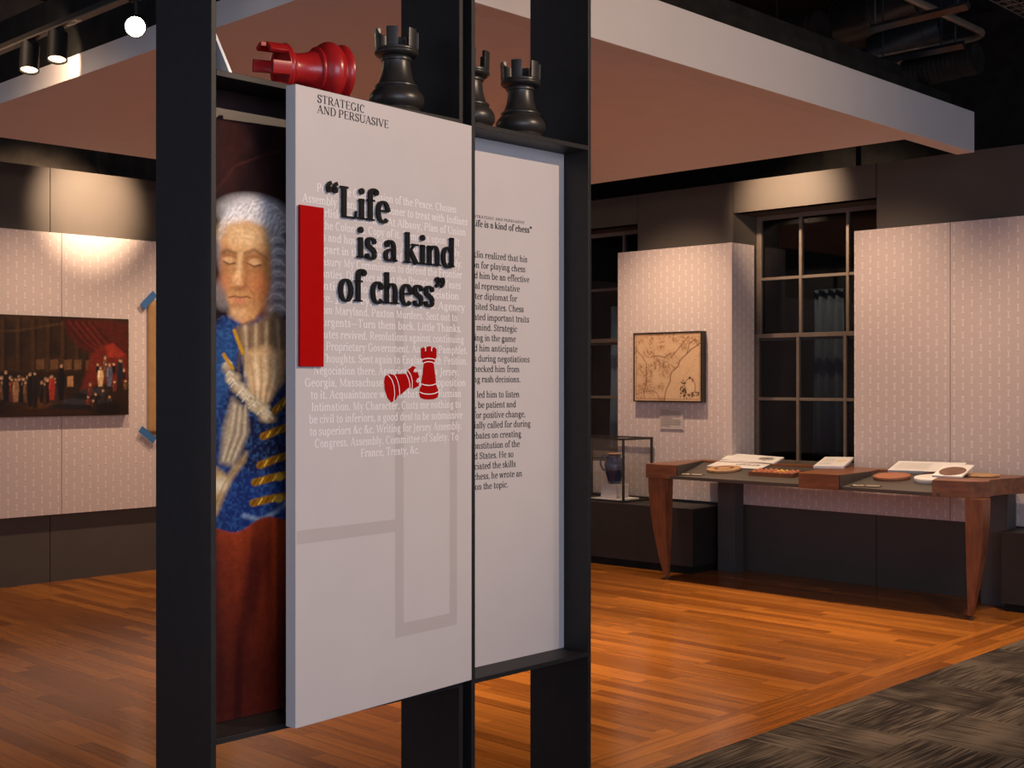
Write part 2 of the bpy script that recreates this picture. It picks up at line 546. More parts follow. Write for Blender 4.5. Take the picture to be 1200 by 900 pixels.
# ------------------------------------------------------------------ serif lettering (drawn stroke by stroke)
# each glyph: advance, list of strokes in 1/1000 em.  s=stem  f=foot/serif  l=line  b=bezier  a=arc  d=dot
G = {
    'a': (440, 's320 0 320;b320 320 320 500 110 510 95 385;d112 385;b320 285 160 275 70 220 70 120;b70 120 70 -30 260 -30 320 110;b320 60 330 -10 380 0 420 30 n'),
    'b': (480, 's110 0 730;f70 730 L;a262 235 165 240 -140 140;l110 20 200 -5 n'),
    'c': (410, 'a235 235 170 240 48 318;d335 375'),
    'd': (490, 's365 0 730;f325 730 L;a215 235 160 240 38 322;f405 8 R'),
    'e': (425, 'a230 235 165 240 5 318;l75 262 392 262 n'),
    'f': (290, 's135 0 560;b135 560 135 740 260 770 315 670;d310 660;l40 465 260 465 n;f135 0'),
    'g': (450, 'a205 320 130 155 0 360;l300 420 390 455 m;a215 -95 165 105 0 360;b120 195 70 140 80 80 190 60 m;b190 55 300 50 370 10 380 -60 m'),
    'h': (510, 's110 0 730;f70 730 L;b110 320 170 500 375 530 375 300;s375 0 310;f110 0;f375 0'),
    'i': (240, 's120 0 470;f75 468 L;f120 0;d120 640'),
    'j': (230, 's120 -80 470;f75 468 L;b120 -80 110 -220 0 -220 -30 -160;d120 640'),
    'k': (490, 's110 0 730;f70 730 L;f110 0;l130 200 345 455 n;l205 285 400 0 t;f355 465;f405 0'),
    'l': (240, 's120 0 730;f75 728 L;f120 0'),
    'm': (765, 's110 0 470;f70 468 L;b110 320 170 500 370 530 370 300;s370 0 310;b370 320 430 500 630 530 630 300;s630 0 310;f110 0;f370 0;f630 0'),
    'n': (510, 's110 0 470;f70 468 L;b110 320 170 500 375 530 375 300;s375 0 310;f110 0;f375 0'),
    'o': (465, 'a232 235 170 240 0 360'),
    'p': (490, 's110 -210 470;f70 468 L;a265 235 165 240 -140 140;f110 -210'),
    'q': (490, 's370 -210 470;a215 235 160 240 38 322;f370 -210'),
    'r': (360, 's110 0 470;f70 468 L;b110 290 150 460 240 520 310 430;d305 410;f110 0'),
    's': (370, 'b305 370 270 510 85 520 85 365;b85 365 85 230 300 260 300 115 t;b300 115 300 -40 100 -30 70 105;l310 470 312 350 n;l65 0 62 120 n'),
    't': (310, 's135 90 610;b135 110 135 -40 250 -20 300 50;l40 465 285 465 n'),
    'u': (510, 's110 140 470;f70 468 L;b110 160 110 -50 300 -30 375 120;s375 0 470;f335 468 L;f410 8 R'),
    'v': (450, 'l75 465 230 0 t;l375 465 230 0 n;f80 468;f375 468'),
    'w': (660, 'l70 465 205 0 t;l335 465 205 0 n;l335 465 455 0 t;l590 465 455 0 n;f75 468;f335 468;f590 468'),
    'x': (450, 'l80 465 370 0 t;l365 465 85 0 n;f85 468;f365 468;f85 0;f370 0'),
    'y': (450, 'l75 465 235 0 t;l375 465 200 -110 n;b200 -110 160 -220 90 -210 70 -180;f80 468;f375 468'),
    'z': (410, 'l70 455 350 455 n;l345 455 75 12 t;l70 12 350 12 n;l70 455 65 360 n;l352 12 358 115 n'),
    'A': (610, 'l300 690 70 0 n;l300 700 530 0 t;l150 235 450 235 n;f70 0;f535 0'),
    'B': (560, 's130 0 690;l90 685 300 685 n;l130 355 320 355 n;l90 8 320 8 n;a290 522 165 165 -90 90;a310 180 190 176 -90 90;f130 0'),
    'C': (580, 'a305 345 235 352 45 312;l480 660 485 470 n'),
    'D': (640, 's130 0 690;l90 685 290 685 n;l90 8 290 8 n;a285 346 275 342 -90 90'),
    'E': (540, 's130 0 690;l80 684 460 684 n;l130 355 360 355 n;l80 8 480 8 n;l460 690 462 560 n;l480 0 488 140 n;l362 420 362 290 n'),
    'F': (510, 's130 0 690;l80 684 450 684 n;l130 355 350 355 n;l450 690 452 560 n;l352 420 352 290 n;f130 0'),
    'G': (640, 'a310 345 240 352 45 340;s520 30 270;f520 280;l490 660 495 480 n'),
    'H': (690, 's140 0 690;s545 0 690;l140 350 545 350 n;f140 0;f545 0;f140 686;f545 686'),
    'I': (310, 's155 0 690;f155 0;f155 686'),
    'J': (350, 's200 0 690;f200 686;b200 30 200 -150 60 -160 20 -100;d40 -90'),
    'K': (620, 's130 0 690;f130 0;f130 686;l140 300 490 680 n;l250 420 530 0 t;f495 686;f545 0'),
    'L': (520, 's130 0 690;f130 686;l80 8 460 8 n;l465 0 475 170 n'),
    'M': (800, 'l130 0 130 690 n;l130 690 400 40 t;l660 690 400 40 n;s660 0 690;f130 0;f660 0;f95 686 L;f690 686 R'),
    'N': (670, 'l130 0 130 690 n;l130 690 540 10 t;l540 10 540 690 n;f130 0;f85 686 L;f540 686'),
    'O': (660, 'a330 345 265 352 0 360'),
    'P': (550, 's130 0 690;l90 685 300 685 n;l130 320 300 320 n;a290 502 190 184 -90 90;f130 0'),
    'R': (600, 's130 0 690;l90 685 300 685 n;l130 345 300 345 n;a290 515 180 172 -90 90;l280 345 510 0 t;f130 0;f540 8 R'),
    'S': (480, 'b390 530 370 730 95 730 95 520;b95 520 95 340 400 390 400 180 t;b400 180 400 -40 90 -50 75 170;l395 690 400 510 n;l72 0 70 190 n'),
    'T': (600, 's300 0 690;l60 684 540 684 n;l60 690 55 540 n;l540 690 545 540 n;f300 0'),
    'U': (650, 's130 200 690;b130 210 130 -60 540 -60 540 230 m;l540 220 540 690 n;f130 686;f540 686'),
    'V': (600, 'l70 686 300 0 t;l530 686 300 0 n;f75 686;f530 686'),
    'W': (880, 'l70 686 260 0 t;l450 686 260 0 n;l440 686 630 0 t;l820 686 630 0 n;f75 686;f450 686;f820 686'),
    'Y': (580, 'l70 686 290 300 t;l520 686 290 300 n;s290 0 310;f75 686;f520 686;f290 0'),
    '&': (640, 'b500 60 300 250 150 430 170 560 t;b170 560 190 730 380 720 370 560;b370 560 350 430 80 360 75 170;b75 170 80 -50 420 -60 480 300;l420 370 560 370 n;l460 110 600 0 t'),
    '.': (210, 'd105 45'),
    ',': (210, 'd105 45;b130 40 140 -40 110 -90 60 -120 n'),
    '-': (300, 'l50 230 250 230 m'),
    '\u2014': (700, 'l20 250 680 250 n'),
    '\u2019': (200, 'd105 660;b130 655 140 580 110 540 60 510 n'),
    '\u201c': (400, 'd110 570;b75 560 70 660 110 700 170 725 m;d280 570;b245 560 240 660 280 700 340 725 m'),
    '\u201d': (400, 'd110 660;b145 670 150 560 110 530 50 500 m;d280 660;b315 670 320 560 280 530 220 500 m'),
    ' ': (210, ''),
}


def stroke_poly(pts, T, N, mode):
    """variable-width ribbon, returns list of (left,right) pairs"""
    out = []
    n = len(pts)
    for i in range(n):
        a, b = pts[max(i - 1, 0)], pts[min(i + 1, n - 1)]
        dx, dy = b[0] - a[0], b[1] - a[1]
        L = math.hypot(dx, dy) or 1
        dx, dy = dx / L, dy / L
        w = {'t': T, 'n': N, 'm': (T + N) * 0.5}.get(mode, N + (T - N) * abs(dy) ** 1.4)
        out.append(((pts[i][0] - dy * w / 2, pts[i][1] + dx * w / 2), (pts[i][0] + dy * w / 2, pts[i][1] - dx * w / 2)))
    return out


def glyph_polys(ch, T, N, seg):
    adv, spec = G.get(ch, G[' '])
    polys = []
    for st in filter(None, spec.split(';')):
        k = st[0]
        p = st[1:].split()
        mode = ''
        if p[-1].isalpha():
            mode = p.pop()
        p = [float(x) for x in p]
        if k == 's':
            polys.append([(p[0] - T / 2, p[1]), (p[0] + T / 2, p[1]), (p[0] + T / 2, p[2]), (p[0] - T / 2, p[2])])
        elif k == 'f':
            x, y = p
            e = T / 2 + 52
            x0, x1 = x - e, x + e
            if mode == 'L':
                x0, x1 = x - 45, x + T / 2 + 30
            if mode == 'R':
                x0, x1 = x - T / 2 - 20, x + 45
            h = N * 0.9
            y0, y1 = (y, y + h) if y < 300 else (y - h, y + 3)
            if y < -100:
                y0, y1 = y, y + h
            if mode == 'L':
                polys.append([(x0, y0 - 12), (x1, y0 - 20), (x1, y1), (x0 + 20, y1 - 14)])
            else:
                polys.append([(x0, y0), (x1, y0), (x1, y1), (x0, y1)])
        elif k == 'd':
            r = T * 0.62
            polys.append([(p[0] + r * math.cos(t * math.pi / 6), p[1] + r * math.sin(t * math.pi / 6)) for t in range(12)])
        else:
            if k == 'l':
                pts = [(p[0], p[1]), (p[2], p[3])]
            elif k == 'b':
                pts = []
                for i in range(seg + 1):
                    t = i / seg
                    c = ((1 - t) ** 3, 3 * t * (1 - t) ** 2, 3 * t * t * (1 - t), t ** 3)
                    pts.append((sum(c[j] * p[2 * j] for j in range(4)), sum(c[j] * p[2 * j + 1] for j in range(4))))
            else:
                n = max(6, int(seg * (p[5] - p[4]) / 130))
                pts = []
                for i in range(n + 1):
                    t = R(p[4] + (p[5] - p[4]) * i / n)
                    pts.append((p[0] + (p[2] - T * 0.15) * math.cos(t), p[1] + p[3] * math.sin(t)))
            rib = stroke_poly(pts, T, N, mode)
            for (a, b), (c, d) in zip(rib, rib[1:]):
                polys.append([a, b, d, c])
    return adv, polys


def text_width(txt, track=0):
    return sum(G.get(c, G[' '])[0] + track for c in txt) / 1000.0


def lay_text(mb, txt, x, y, size, place, T=92, N=34, seg=8, xs=1.0, depth=None, track=0, base=0.0):
    """place(s, z, d) maps panel coordinates to the world; d = distance in front of the board"""
    k = size / 1000.0
    cx = x
    for ch in txt:
        adv, polys = glyph_polys(ch, T, N, seg)
        for pi, pl in enumerate(polys):
            lift = base + 2e-5 * pi          # strokes of a letter never lie in exactly one plane
            q = [(cx + px * k * xs, y + py * k) for px, py in pl]
            if depth is None:
                mb.add([place(a, b, lift) for a, b in q], [tuple(range(len(q)))])
            else:
                n = len(q)
                mb.add([place(a, b, base) for a, b in q] + [place(a, b, base + depth) for a, b in q],
                       [tuple(range(n, 2 * n)), tuple(range(n))] + [(i, (i + 1) % n, n + (i + 1) % n, n + i) for i in range(n)])
        cx += (adv + track) * k * xs
    return cx


# ------------------------------------------------------------------ painted pictures as coloured canvases


def canvas(name, col, place, parent=None, material=None):
    """col: H x W x 3 linear colours (row 0 = top); place(a,b) a,b in 0..1"""
    H, Wd, _ = col.shape
    vs = [place(i / (Wd - 1), 1 - j / (H - 1)) for j in range(H) for i in range(Wd)]
    idx = np.arange(H * Wd).reshape(H, Wd)
    fs = np.stack([idx[1:, :-1], idx[1:, 1:], idx[:-1, 1:], idx[:-1, :-1]], -1).reshape(-1, 4)
    me = bpy.data.meshes.new(name)
    me.from_pydata([tuple(v) for v in vs], [], fs.tolist())
    a = me.color_attributes.new('paint', 'FLOAT_COLOR', 'POINT')
    c = np.ones((H * Wd, 4), np.float32)
    c[:, :3] = np.clip(col.reshape(-1, 3), 0, 1)
    a.data.foreach_set('color', c.ravel())
    me.materials.append(material)
    o = bpy.data.objects.new(name, me)
    COL.objects.link(o)
    if parent:
        o.parent = parent
        o.matrix_parent_inverse = Matrix.Translation(-parent.location)
    return o


def lin(r, g, b):
    c = np.array((r, g, b), float) / 255
    return np.where(c <= 0.04045, c / 12.92, ((c + 0.055) / 1.055) ** 2.4)


class Paint:
    def __init__(s, x0, x1, y0, y1, w, h, bg, seed=1):
        s.X, s.Y = np.meshgrid(np.linspace(x0, x1, w), np.linspace(y0, y1, h))
        s.c = np.ones((h, w, 3)) * lin(*bg)
        s.rng = np.random.default_rng(seed)
        s.w, s.h = w, h

    def noise(s, nx, ny):
        g = s.rng.random((ny + 2, nx + 2))
        xi = np.linspace(0, nx, s.w)
        yi = np.linspace(0, ny, s.h)
        x0, y0 = xi.astype(int), yi.astype(int)
        fx, fy = (xi - x0)[None], (yi - y0)[:, None]
        fx, fy = fx * fx * (3 - 2 * fx), fy * fy * (3 - 2 * fy)
        a = g[y0][:, x0] * (1 - fx) + g[y0][:, x0 + 1] * fx
        b = g[y0 + 1][:, x0] * (1 - fx) + g[y0 + 1][:, x0 + 1] * fx
        return a * (1 - fy) + b * fy

    def put(s, mask, col, op=1.0):
        m = np.clip(mask, 0, 1)[..., None] * op
        s.c = s.c * (1 - m) + lin(*col) * m

    def ell(s, cx, cy, rx, ry, col, soft=0.15, op=1.0, rot=0):
        dx, dy = s.X - cx, s.Y - cy
        c, n = math.cos(R(rot)), math.sin(R(rot))
        d = np.sqrt(((dx * c + dy * n) / rx) ** 2 + ((-dx * n + dy * c) / ry) ** 2)
        s.put((1 + soft - d) / (2 * soft), col, op)

    def poly(s, pts, col, soft=1.0, op=1.0):
        inside = np.zeros(s.X.shape, bool)
        dist = np.full(s.X.shape, 1e9)
        n = len(pts)
        for i in range(n):
            (xa, ya), (xb, yb) = pts[i], pts[(i + 1) % n]
            if ya != yb:
                cross = ((ya > s.Y) != (yb > s.Y)) & (s.X < (xb - xa) * (s.Y - ya) / (yb - ya) + xa)
                inside ^= cross
            dist = np.minimum(dist, s._seg(xa, ya, xb, yb))
        sd = np.where(inside, dist, -dist)
        s.put(sd / (2 * soft) + 0.5, col, op)

    def _seg(s, xa, ya, xb, yb):
        dx, dy = xb - xa, yb - ya
        L = dx * dx + dy * dy + 1e-9
        t = np.clip(((s.X - xa) * dx + (s.Y - ya) * dy) / L, 0, 1)
        return np.hypot(s.X - xa - t * dx, s.Y - ya - t * dy)

    def line(s, pts, w, col, soft=0.6, op=1.0):
        d = np.full(s.X.shape, 1e9)
        for (a, b), (c, e) in zip(pts, pts[1:]):
            d = np.minimum(d, s._seg(a, b, c, e))
        s.put((w / 2 - d) / (2 * soft) + 0.5, col, op)


# ================================================================== THE ROOM
UW, VW = 8.55, 9.10                 # right wall plane, left wall plane
WT = 3.11                           # wall top
WIN = [(4.554, 5.809), (6.786, 8.04)]
SILL, HEAD = 0.83, 2.86

mb = MB()
mb.box(-3, 9.4, 3.285, 9.8, -0.06, 0)
struct(mb, 'floor', plank_mat('oak_strip_floor', 1))
mb = MB()
mb.box(-3, 9.4, 2.99, 3.2849, -0.06, 0)
struct(mb, 'trim_1', plank_mat('oak_border_floor', 0))
mb = MB()
mb.box(-3, 9.4, -3.5, 2.9895, -0.06, 0.004)
struct(mb, 'floor.001', carpet_mat('striped_carpet'))
mb = MB()
mb.box(-3, 9.6, -3.5, 10.2, 4.6, 4.7)
for v in (0.5, 2.3, 4.1, 5.9, 7.7):
    mb.box(-3, 9.5, v, v + 0.16, 4.34, 4.6)
struct(mb, 'ceiling', M['black'])
# black plenum walls above and behind the gallery walls
mb = MB()
mb.box(9.5, 9.6, -3.5, 10.2, 0, 4.6)
for v in (1.2, 3.4, 5.2, 7.0):
    mb.box(9.42, 9.5, v, v + 0.3, 3.0, 4.6)
struct(mb, 'wall_outer_right', M['black'])
mb = MB()
mb.box(-3, 9.5, 9.9, 10.0, 0, 4.6)
mb.box(6.2, 6.32, 9.82, 9.9, 3.0, 4.6)
mb.box(5.2, 5.28, 9.84, 9.9, 3.0, 4.6)
struct(mb, 'wall_outer_left', M['concrete'])

# right gallery wall: segments around two window openings, with fine joints
mb = MB()
th = 0.10
J = 0.003
(w2a, w2b), (w1a, w1b) = WIN
for a, b in ((1.6, w2a - J), (w2b + J, w1a - J), (w1b + J, VW)):
    mb.box(UW, UW + th, a, b, 0.0, WT)
for a, b in WIN:
    mb.box(UW, UW + th, a + J, b - J, HEAD, WT)
    mb.box(UW, UW + th, a + J, b - J, 0.0, SILL)
mb.box(UW + 0.02, UW + th, 1.6, VW, 0.50, SILL - 0.01)
struct(mb, 'wall_right', M['grey_wall'])
# window reveals
mb = MB()
for a, b in WIN:
    mb.box(UW + 0.012, UW + 0.36, b, b + 0.02, SILL, HEAD)
    mb.box(UW + 0.012, UW + 0.36, a - 0.02, a, SILL, HEAD)
    mb.box(UW + 0.012, UW + 0.36, a - 0.02, b + 0.02, HEAD, HEAD + 0.02)
    mb.box(UW - 0.03, UW + 0.36, a + 0.001, b - 0.001, SILL - 0.02, SILL)
struct(mb, 'trim_2', M['grey_wall'])

# left gallery wall
mb = MB()
sx = 4.409
mb.box(0.5, sx - J, VW, VW + th, 0, WT)
mb.box(sx + J, 6.9 - J, VW, VW + th, 0, WT)
mb.box(6.9 + J, UW + th, VW, VW + th, 0, WT)
mb.box(0.5, UW, VW + 0.03, VW + th, 0, WT - 0.01)
struct(mb, 'wall_left', M['grey_wall'])

# ceiling canopy: slab, near fascia beam, left fascia
mb = MB()
mb.box(2.985, 7.30, 3.70, 7.64, 3.0, 3.10)
struct(mb, 'ceiling.001', M['canopy'])
mb = MB()
mb.box(2.985, 8.03, 3.58, 3.70, 3.0, 3.264)
struct(mb, 'trim_3', M['soffit'], bevel=0.002)
mb = MB()
mb.box(2.975, 2.985, 3.58, 7.64, 3.0, 3.11)
struct(mb, 'trim_4', M['soffit'])
mb = MB()
mb.box(2.99, 7.72, 3.595, 3.69, 3.265, 3.33)
mb.box(2.99, 7.25, 3.70, 7.64, 3.12, 3.45)
struct(mb, 'trim_5', M['black'])

# windows: double hung sashes with muntins
for k, (a, b) in enumerate(WIN):
    w = thing('window_%d' % (2 - k), '', '', (UW + 0.33, (a + b) / 2, SILL))
    del w['label'], w['category']
    w['kind'] = 'structure'
    uo, ui = UW + 0.33, UW + 0.29
    zm = 1.85
    for nm, u, z0, z1, rails in (('upper_sash', uo, zm - 0.01, HEAD, (2.344,)), ('lower_sash', ui, SILL, zm + 0.045, (1.365,))):
        mb = MB()
        off = 0.03 if nm == 'lower_sash' else 0.0
        mb.box(u, u + 0.035, a + 0.005, a + 0.05, z0, z1)
        mb.box(u, u + 0.035, b - 0.05, b - 0.005, z0, z1)
        mb.box(u, u + 0.035, a + 0.05, b - 0.05, z0, z0 + 0.045)
        mb.box(u, u + 0.035, a + 0.05, b - 0.05, z1 - 0.035, z1)
        for r in rails:
            mb.box(u, u + 0.035, a + 0.05, b - 0.05, r - 0.012, r + 0.012)
        for t in (1 / 3, 2 / 3):
            v = a + (b - a) * t
            mb.box(u - 0.004, u + 0.035, v - 0.012, v + 0.012, z0 + 0.03, z1 - 0.02)
        s_ = mb.build(nm, M['muntin'], w, bevel=0.002)
        g = MB()
        g.box(u + 0.015, u + 0.019, a + 0.04, b - 0.04, z0 + 0.03, z1 - 0.02)
        g.build('pane', M['win_glass'], s_)
# dark room beyond the windows
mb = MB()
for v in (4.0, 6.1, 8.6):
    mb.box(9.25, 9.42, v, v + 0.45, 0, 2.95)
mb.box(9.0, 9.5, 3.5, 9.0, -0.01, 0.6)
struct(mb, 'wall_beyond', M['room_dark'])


def curtain(u, v0, v1, z0, z1, label, m='curtain'):
    mb = MB()
    n = 60
    vs = []
    for i in range(n + 1):
        t = i / n
        for z in (z0, (z0 + z1) / 2, z1):
            vs.append((u + 0.02 * math.sin(t * 22) + 0.01 * math.sin(z * 5), v0 + (v1 - v0) * t + 0.02 * math.sin(z * 4 + t * 3), z))
    fs = [(i * 3 + j, i * 3 + j + 1, (i + 1) * 3 + j + 1, (i + 1) * 3 + j) for i in range(n) for j in range(2)]
    mb.add(vs, fs)
    o = mb.build('curtain', M[m], smooth=True, angle=180)
    s = o.modifiers.new('solid', 'SOLIDIFY')
    s.thickness = 0.006
    return tag(o, label, 'curtain')


curtain(9.05, 7.30, 7.50, 0.9, 2.2, 'pale blue curtain hanging behind the left window panes', 'curtain_pale')
curtain(9.1, 5.12, 5.40, 0.9, 2.25, 'dim grey sheet for a faint reflection, behind the middle panes of the window above the table')  # added sheet stands for a faint pale reflection in the glass

# ------------------------------------------------------------------ patterned wall panels
PT, PB, PU = 2.62, 0.53, 8.50


def wpanel(mb, material, label):
    o = mb.build('wall_panel', material, bevel=0.0015)
    return tag(o, label, 'wall panel')


mb = MB()
mb.box(PU, UW - 0.031, 5.800, 6.963, PB, PT)
mb.box(UW - 0.031, UW - 0.001, 5.811, 6.784, PB, PT)
tall = wpanel(mb, M['pattern_v'], 'tall patterned wall panel carrying the framed map, between the two windows')
mb = MB()
mb.box(PU, UW + 0.27, 5.786, 5.7995, SILL, PT)
mb.build('side_return', M['pattern_u'], tall, bevel=0.0015)
mb = MB()
mb.box(PU, UW - 0.001, 3.966, 4.706, SILL + 0.001, PT)
mb.box(PU, UW - 0.001, 3.966, 4.706, PB, SILL - 0.0)
wpanel(mb, M['pattern_v'], 'patterned wall panel directly right of the window behind the table')
mb = MB()
mb.box(PU, UW - 0.001, 1.8, 3.962, PB, PT)
wpanel(mb, M['pattern_v'], 'patterned wall panel at the far right edge of the photo')
for va, vb, lab in ((4.708, 5.784, 'low patterned wall panel under the window behind the table'), (6.966, 9.02, 'low patterned wall panel under the left window, behind the glass case')):
    mb = MB()
    mb.box(PU, UW - 0.001, va, vb, PB, SILL - 0.022)
    wpanel(mb, M['pattern_v'], lab)
mb = MB()
mb.box(1.2, 4.473, 9.05, VW - 0.001, 0.51, PT)
wpanel(mb, M['pattern_u'], 'patterned wall panel at the far left edge, behind most of the dark painting')
mb = MB()
mb.box(4.477, 8.3, 9.05, VW - 0.001, 0.51, PT)
wpanel(mb, M['pattern_u'], 'patterned wall panel with the brown paper taped to it, left of the dark fixture')

# ================================================================== THE FIXTURE
VF, VB = 2.915, 3.197
SH = 2.335                      # top of the upper shelf
fx = thing('display_frame', 'tall dark metal display frame of upright plates and shelves holding the chess panels', 'display frame', (2.6, 3.05, 0))
FT = 3.9
for x0, x1 in ((1.859, 1.875), (2.768, 2.784), (2.822, 2.838), (3.395, 3.410)):
    mb = MB()
    mb.box(x0, x1, VF, VB, 0.004, FT)
    mb.build('upright', M['frame'], fx, bevel=0.0015)
for x0, x1 in ((1.8752, 2.7678), (2.8382, 3.3948)):
    mb = MB()
    mb.box(x0, x1, VF, VB, SH - 0.016, SH)
    mb.build('shelf', M['frame'], fx, bevel=0.001)
    mb = MB()
    mb.box(x0, x1, VF, VB, 0.532, 0.547)
    mb.build('shelf', M['frame'], fx, bevel=0.001)
for z in (0.6, 2.2):
    mb = MB()
    mb.box(2.7842, 2.8218, VF + 0.06, VB, z, z + 0.06)
    mb.build('connector', M['frame'], fx)

# ------------------------------------------------------------------ quote panel
A0, A1 = Vector((2.0736, 2.8338, 0)), Vector((2.8049, 2.8964, 0))
DS = (A1 - A0).normalized()
PWID = (A1 - A0).length
NRM = Vector((DS.y, -DS.x, 0))                 # towards the viewer
PZ0, PZ1 = 0.552, 2.317


def pq(s, z, d=0.0):
    return A0 + DS * s + NRM * d + Vector((0, 0, z))


def qsz(x, y):
    """photo pixel -> (s,z) on the quote panel"""
    t = (x - CX) / F
    du, dv = 0.6959 * t + 0.7182, -0.7181 * t + 0.6960
    k = A0.dot(NRM) / (du * NRM.x + dv * NRM.y)
    p = Vector((du * k, dv * k, 0))
    return (p - A0).dot(DS), EYE + (CY - y) / F * k


qp = thing('quote_panel', 'large pale panel with raised black quote about chess, on the front of the dark frame', 'display panel', tuple(pq(PWID / 2, PZ0)))
mb = MB()
mb.hexa([pq(a, PZ0, b) for a, b in ((0, 0), (PWID, 0), (PWID, -0.017), (0.012, -0.017), (0.012, -0.041), (0, -0.041))],
        [pq(a, PZ1, b) for a, b in ((0, 0), (PWID, 0), (PWID, -0.017), (0.012, -0.017), (0.012, -0.041), (0, -0.041))])
mb.build('board', M['panel'], qp, bevel=0.002)
# mounting brackets back to the frame
for s in (0.12, 0.62):
    for z in (0.8, 1.9):
        p = pq(s, z, -0.018)
        mb = MB()
        mb.box(p.x - 0.02, p.x + 0.02, p.y, 3.02, z, z + 0.03)
        mb.build('bracket', M['frame'], qp)

# tonal stripes printed on the board
def qrect(mb, x0, y0, x1, y1, d):
    s0, z0 = qsz(x0, y0)
    s1, z1 = qsz(x1, y1)
    mb.add([pq(s0, z1, d), pq(s1, z1, d), pq(s1, z0, d), pq(s0, z0, d)], [(0, 1, 2, 3)])


mb = MB()
s1a, z_ = qsz(463, 600)
s1b, _ = qsz(473, 600)
s2a, _ = qsz(527, 600)
s2b, _ = qsz(535.5, 600)
zb0 = qsz(463, 748)[1]
zb1 = qsz(473, 730)[1]
zt = qsz(473, 362)[1]
zh1, zh0 = qsz(350, 622)[1], qsz(350, 638)[1]
d = 0.0002
for a, b, c, e in ((s1a, s1b, zb0, zt), (s2a, s2b, zb0, zt), (s1b, s2a, zb0, zb1), (0.004, s1a, zh0, zh1)):
    mb.add([pq(a, c, d), pq(b, c, d), pq(b, e, d), pq(a, e, d)], [(0, 1, 2, 3)])
o = mb.build('tonal_stripes', M['stripe'], qp)
o['label'] = 'slightly darker printed stripes forming right angles'

LINES = ['Put in the Commission of the Peace. Chosen', 'Assembly Man. Commissioner to treat with Indians', 'at Carlisle and Easton. At Albany, Plan of Union',
         'of the Colonies. Copy of it. Remarks upon it. It', 'fails and how. Postoffice. Abode at Assembly.', 'My part in the Defence of Colony. Assembly.',
         'Treasury My Commission to defend the Frontier', 'Counties. Disputes about the Proprietary Taxes', 'continue a long time. My Negociation', 'there. Journey, Indian matters. Agency',
         'from Maryland. Paxton Murders. Sent out to', 'Insurgents\u2014Turn them back. Little Thanks.', 'Disputes revived. Resolutions against continuing',
         'under Proprietary Government. Another Pamphlet.', 'Cool Thoughts. Sent again to England with Petition.', 'Negociation there. Agencies from New Jersey,',
         'Georgia, Massachusets. Stamp Act. Opposition', 'to it. Acquaintance with Ambassador. Russian', 'Intimation. My Character. Costs me nothing to',
         'be civil to inferiors, a good deal to be submissive', 'to superiors &c &c. Writing for Jersey Assembly.', 'Congress, Assembly. Committee of Safety. To', 'France, Treaty, &c.']
# measured right ends (px) of the lines; the left end follows from centring
RIGHT = [535, 548, 546, 538.4, 541, 542, 541.4, 540, 538, 545, 536, 541, 543.6, 548, 548, 538, 546, 540.6, 540, 542, 541.5, 537, 491.6]
z_first = qsz(354, 236)[1]
z_last = qsz(423, 535.5)[1]
pitch = (z_last - z_first) / 21.0
sA, sB = qsz(354, 236)[0], qsz(548, 262)[0]
mid = (sA + sB) / 2
mb = MB()
for i, t in enumerate(LINES):
    z = z_first + pitch * (i - 1)
    sr = qsz(RIGHT[i], 448 - (z - EYE) * F / 3.9)[0]
    w = 2 * (sr - mid)
    size = abs(pitch) * 0.98
    lay_text(mb, t, mid - w / 2, z, size, pq, 108, 56, 5, w / (text_width(t, 12) * size), track=12, base=0.0004)
o = mb.build('background_lettering', M['white_ink'], qp)
o['label'] = 'faint white serif paragraph'
mb = MB()
for t, x0, y0, x1, y1 in (('STRATEGIC', 371.5, 119.8, 427.5, 132), ('AND PERSUASIVE', 371.5, 132.0, 455.5, 147.5)):
    s0, z0 = qsz(x0, y0)
    s1, z1 = qsz(x1, y1)
    size = (qsz(372, 110.4)[1] - qsz(372, 119.8)[1]) / 0.69
    lay_text(mb, t, s0, z0, size, pq, 105, 44, 8, (s1 - s0) / (text_width(t) * size), base=0.0004)
o = mb.build('heading_lettering', M['black_ink'], qp)
o['label'] = 'small black capitals reading STRATEGIC AND PERSUASIVE'
for t, x0, y0, x1, y1 in (('\u201cLife', 379, 252.5, 454.5, 260.5), ('is a kind', 416, 302.7, 531.5, 313.2), ('of chess\u201d', 394, 352.5, 520.5, 359.8)):
    mb = MB()
    s0, z0 = qsz(x0, y0)
    s1, z1 = qsz(x1, y1)
    size = (qsz(395, 219.5)[1] - qsz(395, 255.5)[1]) / 0.69
    lay_text(mb, t, s0, (z0 + z1) / 2, size, pq, 120, 42, 14, (s1 - s0) / (text_width(t) * size), depth=0.006, base=0.004)
    o = mb.build('quote_lettering', M['black_ink'], qp)
    o['label'] = 'raised black letters reading ' + t.strip('\u201c\u201d')
# red bar
s0, z1 = qsz(348.5, 240)
s1, _ = qsz(376.5, 245)
z0 = qsz(348.5, 429.5)[1]
mb = MB()
mb.hexa([pq(s0, z0, 0.003), pq(s1, z0, 0.003), pq(s1, z0, 0.011), pq(s0, z0, 0.011)], [pq(s0, z1, 0.003), pq(s1, z1, 0.003), pq(s1, z1, 0.011), pq(s0, z1, 0.011)])
o = mb.build('red_bar', M['red'], qp, bevel=0.001)
o['label'] = 'raised red vertical bar'

